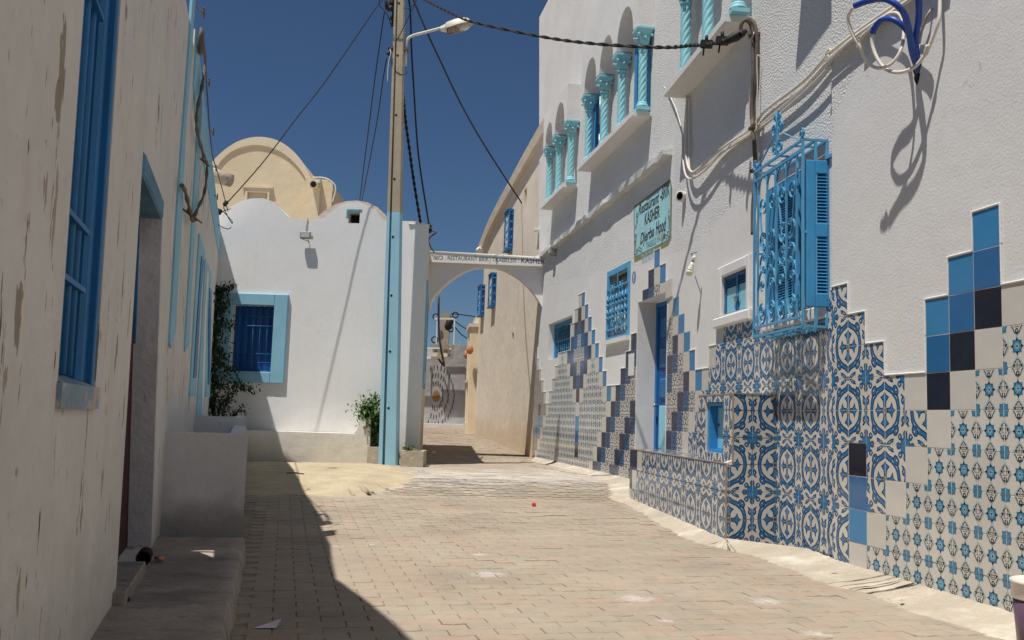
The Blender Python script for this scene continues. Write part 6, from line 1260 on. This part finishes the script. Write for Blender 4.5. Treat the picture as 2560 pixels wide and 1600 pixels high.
for x, l in ((.62,'round terracotta jar on the beige wall right of the stone portal'), (-1.3,'round terracotta jar mounted left of the stone portal')):
    mb = MB(); mb.lathe([(.02,-.12),(.06,-.10),(.09,-.03),(.085,.04),(.055,.09),(.04,.12)], 14, (x,2.55,.16), (0,1,0)); tag(mb.build('terracotta_jar', M_terra, None, FP), l, 'jar')
# ------------------------------------------------------------------ grey mural wall, balcony, far wall, far pole
FMU = Frame(0, 28, 1, 0); mx1 = (-1.386, 28, 1.693)[0]; mt = (-1.47, 28, 2.986)[2]
mw = thing('mural_wall', 'grey rendered wall with rings of small black walking figures painted round a brown disc', 'wall', (-3, 28.2, .5))
mb = MB(); mb.prism([(-7,.3),(mx1+.02,.3),(mx1+.24,mt-.05),((-1.734, 28, 3.006)[0],mt+.05),((-1.734, 28, 2.556)[0],(-1.734, 28, 2.549)[2]),(-7,(-1.734, 28, 2.538)[2])], -.5, 0); mb.build('wall', M_greyw, mw, FMU)
mb = MB(); mb.box(-7,mx1+.3,.5,.62,-.1,.5); mb.build('kerb', M_bench, mw, FMU)
mc = (-2.216, 28, 1.426); M_disc = mat('mural_brown', (.30,.16,.075), .9, .1, .3, 6)
mb = MB(); mb.prism(ell(mc[0]+.02,mc[2],.12,.17), 0, .006); mb.build('painted_disc', M_disc, mw, FMU)
fig = bpy.data.meshes.new('painted_figure'); f_ = MB()
f_.prism(ell(0,.40,.035,.045,0,8), 0, .006); f_.prism([(-.05,.35),(.05,.35),(.045,.14),(-.045,.14)], 0, .0055); f_.prism([(-.045,.16),(.0,.16),(-.07,-.1),(-.11,-.1)], 0, .005); f_.prism([(.0,.16),(.045,.16),(.11,-.1),(.07,-.1)], 0, .005); f_.prism([(.04,.34),(.06,.30),(.12,.16),(.10,.15)], 0, .0052)
fig.from_pydata(f_.v, [], f_.f); fig.materials.append(M_paint); fig.update()
for rx, ry, n in ((.22,.38,13), (.37,.62,17), (.55,.86,21)):
    for k in range(n):
        a = -1.9+3.8*k/(n-1); x, y = mc[0]+rx*cos(a), mc[2]+ry*sin(a)-.03+random.uniform(-.01,.01)
        place('painted_figure', fig, FMU.m @ Matrix.Translation((x, y, .003)) @ Matrix.Rotation(random.uniform(-.2,.2), 4, 'Z') @ Matrix.Diagonal((random.choice((-1,1))*.2, random.uniform(.27,.32), 1, 1)), mw)
ba = thing('balcony_railing', 'white iron railing frame and mosaic panel above the left end of mural wall', 'railing', (-3.9, 27.5, 3))
q = [(-2.124, 27.6, 2.518), (-1.709, 27.6, 2.532), (-1.726, 27.6, 2.965), (-1.739, 27.6, 3.74), (-2.311, 27.6, 3.722), (-2.365, 27.6, 2.511)]
mb = MB(); mb.bar(q[3], q[4], .05, .05); mb.bar((q[1][0],27.6,q[2][2]), (q[1][0],27.6,q[3][2]), .035, .035, (0,1,0))
for k in range(1, 4): x = q[1][0]-.52*k; mb.bar((x,27.6,q[2][2]), (x,27.6,q[3][2]), .03, .03, (0,1,0))
mb.build('rail', M_board, ba)
mb = MB(); t = .07; mb.box(q[1][0]-t,q[1][0],27.55,27.65,q[1][2],q[2][2]); mb.box(q[5][0],q[1][0]-t,27.55,27.65,q[1][2]-.02,q[1][2]+t); mb.box(q[5][0],q[1][0]-t,27.55,27.65,q[2][2]-t,q[2][2]); mb.build('panel_frame', M_wood, ba)
mb = MB(); cells = [(x, z) for x in range(16) for z in range(9)]
mm = [mat('mosaic_white', (.7,.68,.64), .6), mat('mosaic_ochre', (.45,.3,.16), .6), mat('mosaic_blue', (.10,.14,.25), .6)]
for x, z in cells:
    x0 = q[1][0]-t-.10*(x+1); z0 = q[1][2]+t+.115*z
    if z0+.11 < q[2][2]-t: mb.box(x0,x0+.095,27.60,27.625+.01*random.random(),z0,z0+.105,random.choice((0,0,1,1,2)))
o = mb.build('mosaic', mm, ba); o['kind'] = 'stuff'
fp = thing('far_pole', 'distant concrete pole with tangled wires beyond the mural wall', 'pole', (-4, 31, .5)); c0, c1 = (-2.162, 30, 4.178), (-2.082, 30, 2.631)
mb = MB(); mb.prism([(c0[0]-.14,30),(c0[0]+.14,30),(c0[0]+.14,30.3),(c0[0]-.14,30.3)], .5, c0[2]); mb.build('shaft', M_conc, fp)
mb = MB()
for dx, dz, r in ((-.3,-.15,.09),(.33,-.08,.09),(-.3,-.9,.1),(.2,-.55,.08),(-.2,-1.5,.09)): mb.tube([(c0[0]+dx+r*cos(a), 29.85, c0[2]+dz+r*sin(a)) for a in [2*pi*k/12 for k in range(13)]], .022, 5)
c = (-2.021, 29.8, 3.783); mb.lathe([(.05,-.2),(.12,-.12),(.12,.12),(.05,.2)], 8, c, (.3,0,1)); mb.build('wire_tangle', M_black, fp)
for pts, lb in ((((-1.973, 30, 4.153), (-1.613, 30, 4.127), (-1.158, 30, 4.078)), 'upper'), (((-2.007, 30, 4.069), (-1.714, 30, 3.813), (-1.329, 30, 3.598)), 'middle'), (((-1.882, 30, 3.769), (-1.626, 30, 3.494), (-1.318, 30, 3.296)), 'lower')):
    cable('far_wire', list(pts), .018, M_black, lb+' of three thin wires running right from the distant pole', k=5)
cable('hanging_hose', [(-1.456, 18.2, 3.222), (-1.444, 18.2, 2.807), (-1.413, 18.2, 2.394), (-1.361, 18.2, 2.122), (-1.301, 18.2, 1.872), (-1.304, 18.2, 1.838), (-1.352, 18.2, 1.894), (-1.412, 18.2, 1.971)], .022, M_greyc, 'dark hose hanging off the far end of the white house in the alley', k=5, seg=7)
FFW = Frame(0, 33, 1, 0); q = (-1.611, 33, 3.25); fw = thing('far_white_wall', 'sunlit white wall with a small dark window at the end of alley', 'wall', (-1.5, 33, .5))
a, b = (-1.624, 33, 1.504), (-1.473, 33, 1.326)
mb = MB(); profile_wall(mb, [(-9,.3,q[2]),(3.5,.3,q[2])], [(a[0],b[0],b[2],a[2],.2)], 0, 0, .3); mb.build('wall', M_endwall, fw, FFW)
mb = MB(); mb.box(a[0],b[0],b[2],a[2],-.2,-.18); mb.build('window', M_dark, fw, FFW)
t = thing('hanging_vine', 'brown leafed vine hanging between the mural wall and the stone portal', 'plant', (-1.361, 29, 2.432)); pts = []; mb = MB()
P_ = smooth([(-1.327, 29.2, 3.144), (-1.328, 29, 2.78), (-1.359, 29, 2.386), (-1.336, 29, 2.063), (-1.319, 29, 1.811)], 8); mb.tube(P_, .015, 5); mb.build('stem', M_twig, t)
for _ in range(190): p = P_[random.randrange(6, len(P_))]; pts.append(p+Vector((random.gauss(0, .13), random.gauss(0, .1), random.gauss(0, .1))))
leaves('foliage', mat('dry_leaf', (.10,.07,.03), .8, .2, .3, 9, rnd=.3, island=True), t, pts, .16)
# ------------------------------------------------------------------ small things on the ground
bk = thing('plastic_bucket', 'violet plastic bucket with white lid at the foot of the tiled wall, right edge', 'bucket', (*(FR1.p(1.75, 0, .2)[:2]), 0))
bu = (2, 0.108)[0]; bc_ = Vector((*FR1.p(bu, 0, .145)[:2], 0)); bk.location = bc_; WM[bk.name] = Matrix.Translation(bc_)
mb = MB(); mb.lathe([(.10,.0),(.108,.01),(.122,.20)], 28, bc_); mb.build('body', M_violet, bk)
mb = MB(); mb.lathe([(.124,.185),(.126,.19),(.126,.245),(.131,.248),(.131,.262),(.118,.266),(.112,.258),(.02,.256)], 28, bc_); mb.build('lid', M_lidw, bk)
c = (0.271, 9.13, 0.03); mb = MB(); mb.add([(c[0]-.03,c[1],c[2]-.02),(c[0]+.03,c[1]-.01,c[2]-.02),(c[0]+.015,c[1]+.02,c[2]+.03),(c[0]-.015,c[1]+.01,c[2]+.035),(c[0],c[1]-.025,c[2]+.01)], [(0,1,4),(1,2,4),(2,3,4),(3,0,4)]); tag(mb.build('red_scrap', M_red), 'tiny crumpled red scrap lying on the sunlit paving', 'scrap')
c = (-0.948, 3.874, 0.01); mb = MB(); mb.add([(c[0]-.05,c[1]-.02,.004),(c[0]+.04,c[1]-.015,.006),(c[0]+.045,c[1]+.045,.03),(c[0]-.01,c[1]+.03,.012)], [(0,1,3),(1,2,3)]); tag(mb.build('paper_scrap', M_paper), 'torn white paper scrap on the shaded paving', 'scrap')
c = (-2.256, 10.015, 0.2); mb = MB(); mb.tube([(c[0]-.09,c[1]+.01,c[2]+.012),(c[0],c[1],c[2]+.016),(c[0]+.1,c[1]-.01,c[2]+.01)], .007, 5); tag(mb.build('stick', M_twig), 'thin dry stick lying on the sand heap', 'stick')
def rock(name, c, r, m, lab, cat): 
    mb = MB(); mb.lathe([(r*.3,-r*.3),(r*.9,-.1*r),(r,r*.2),(r*.6,r*.6),(r*.1,r*.7)], 7, c, (random.uniform(-.2,.2),random.uniform(-.2,.2),1), mod=lambda a, h: 1+.25*sin(3*a+h*50)); return tag(mb.build(name, m), lab, cat)
rock('rubble', (-1.927, 13.509, 0.17), .05, M_endwall, 'white lump of rubble at the foot of the box left of the pole', 'rubble'); rock('rubble', (-1.366, 17.28, 0.17), .05, M_paper, 'crumpled white litter at foot of the alley wall beyond the arch', 'litter')
rock('stone', (-1.511, 3.825, 0.1), .022, M_dark, 'small dark stone on the ledge near the peeling wall', 'stone'); rock('brick_chip', (-1.737, 4.802, 0.11), .024, M_terra, 'little brick chip on the ledge in front of the doorstep', 'brick')
# thin dry leaves and crumbs along the skirt
for k, (c, lab) in enumerate((((1.966, 5.646, 0.03), 'dry reddish leaf on the cement skirt below the near tiles'), ((2.01, 4.806, 0.01), 'dry brown leaf on paving near the bucket'), ((0.438, 4.73, 0.005), 'yellowed twig on the sunlit paving'))):
    mb = MB(); a = k*1.1; mb.add([(c[0]-.03*cos(a),c[1]-.03*sin(a),c[2]+.012),(c[0]+.012,c[1]-.012,c[2]+.016),(c[0]+.03*cos(a),c[1]+.03*sin(a),c[2]+.02),(c[0]-.01,c[1]+.012,c[2]+.014)], [(0,1,2,3)]); tag(mb.build('dry_leaf', M_wood), lab, 'leaf')

# repeats share a group
GR = {'overhead_cable': 'overhead cables fanning out from the pole', 'pole_wire': 'thin wires looped about the pole top', 'planter_box': 'cement planter boxes at the foot of the pole', 'floodlight': 'small floodlights on the white walls',
      'terracotta_jar': 'terracotta jars by the stone portal', 'cable_clamp': 'clamps where the cables are anchored', 'dry_leaf': 'dry leaves and twigs on the ground', 'far_wire': 'thin wires from the distant pole', 'weeds': 'weeds in the cement boxes', 'thin_cable': 'thin cables hanging on the restaurant wall', 'drain_pipe': None}
for o in COL.objects:
    g = GR.get(o.name.split('.')[0])
    if g and not o.parent: o['group'] = g
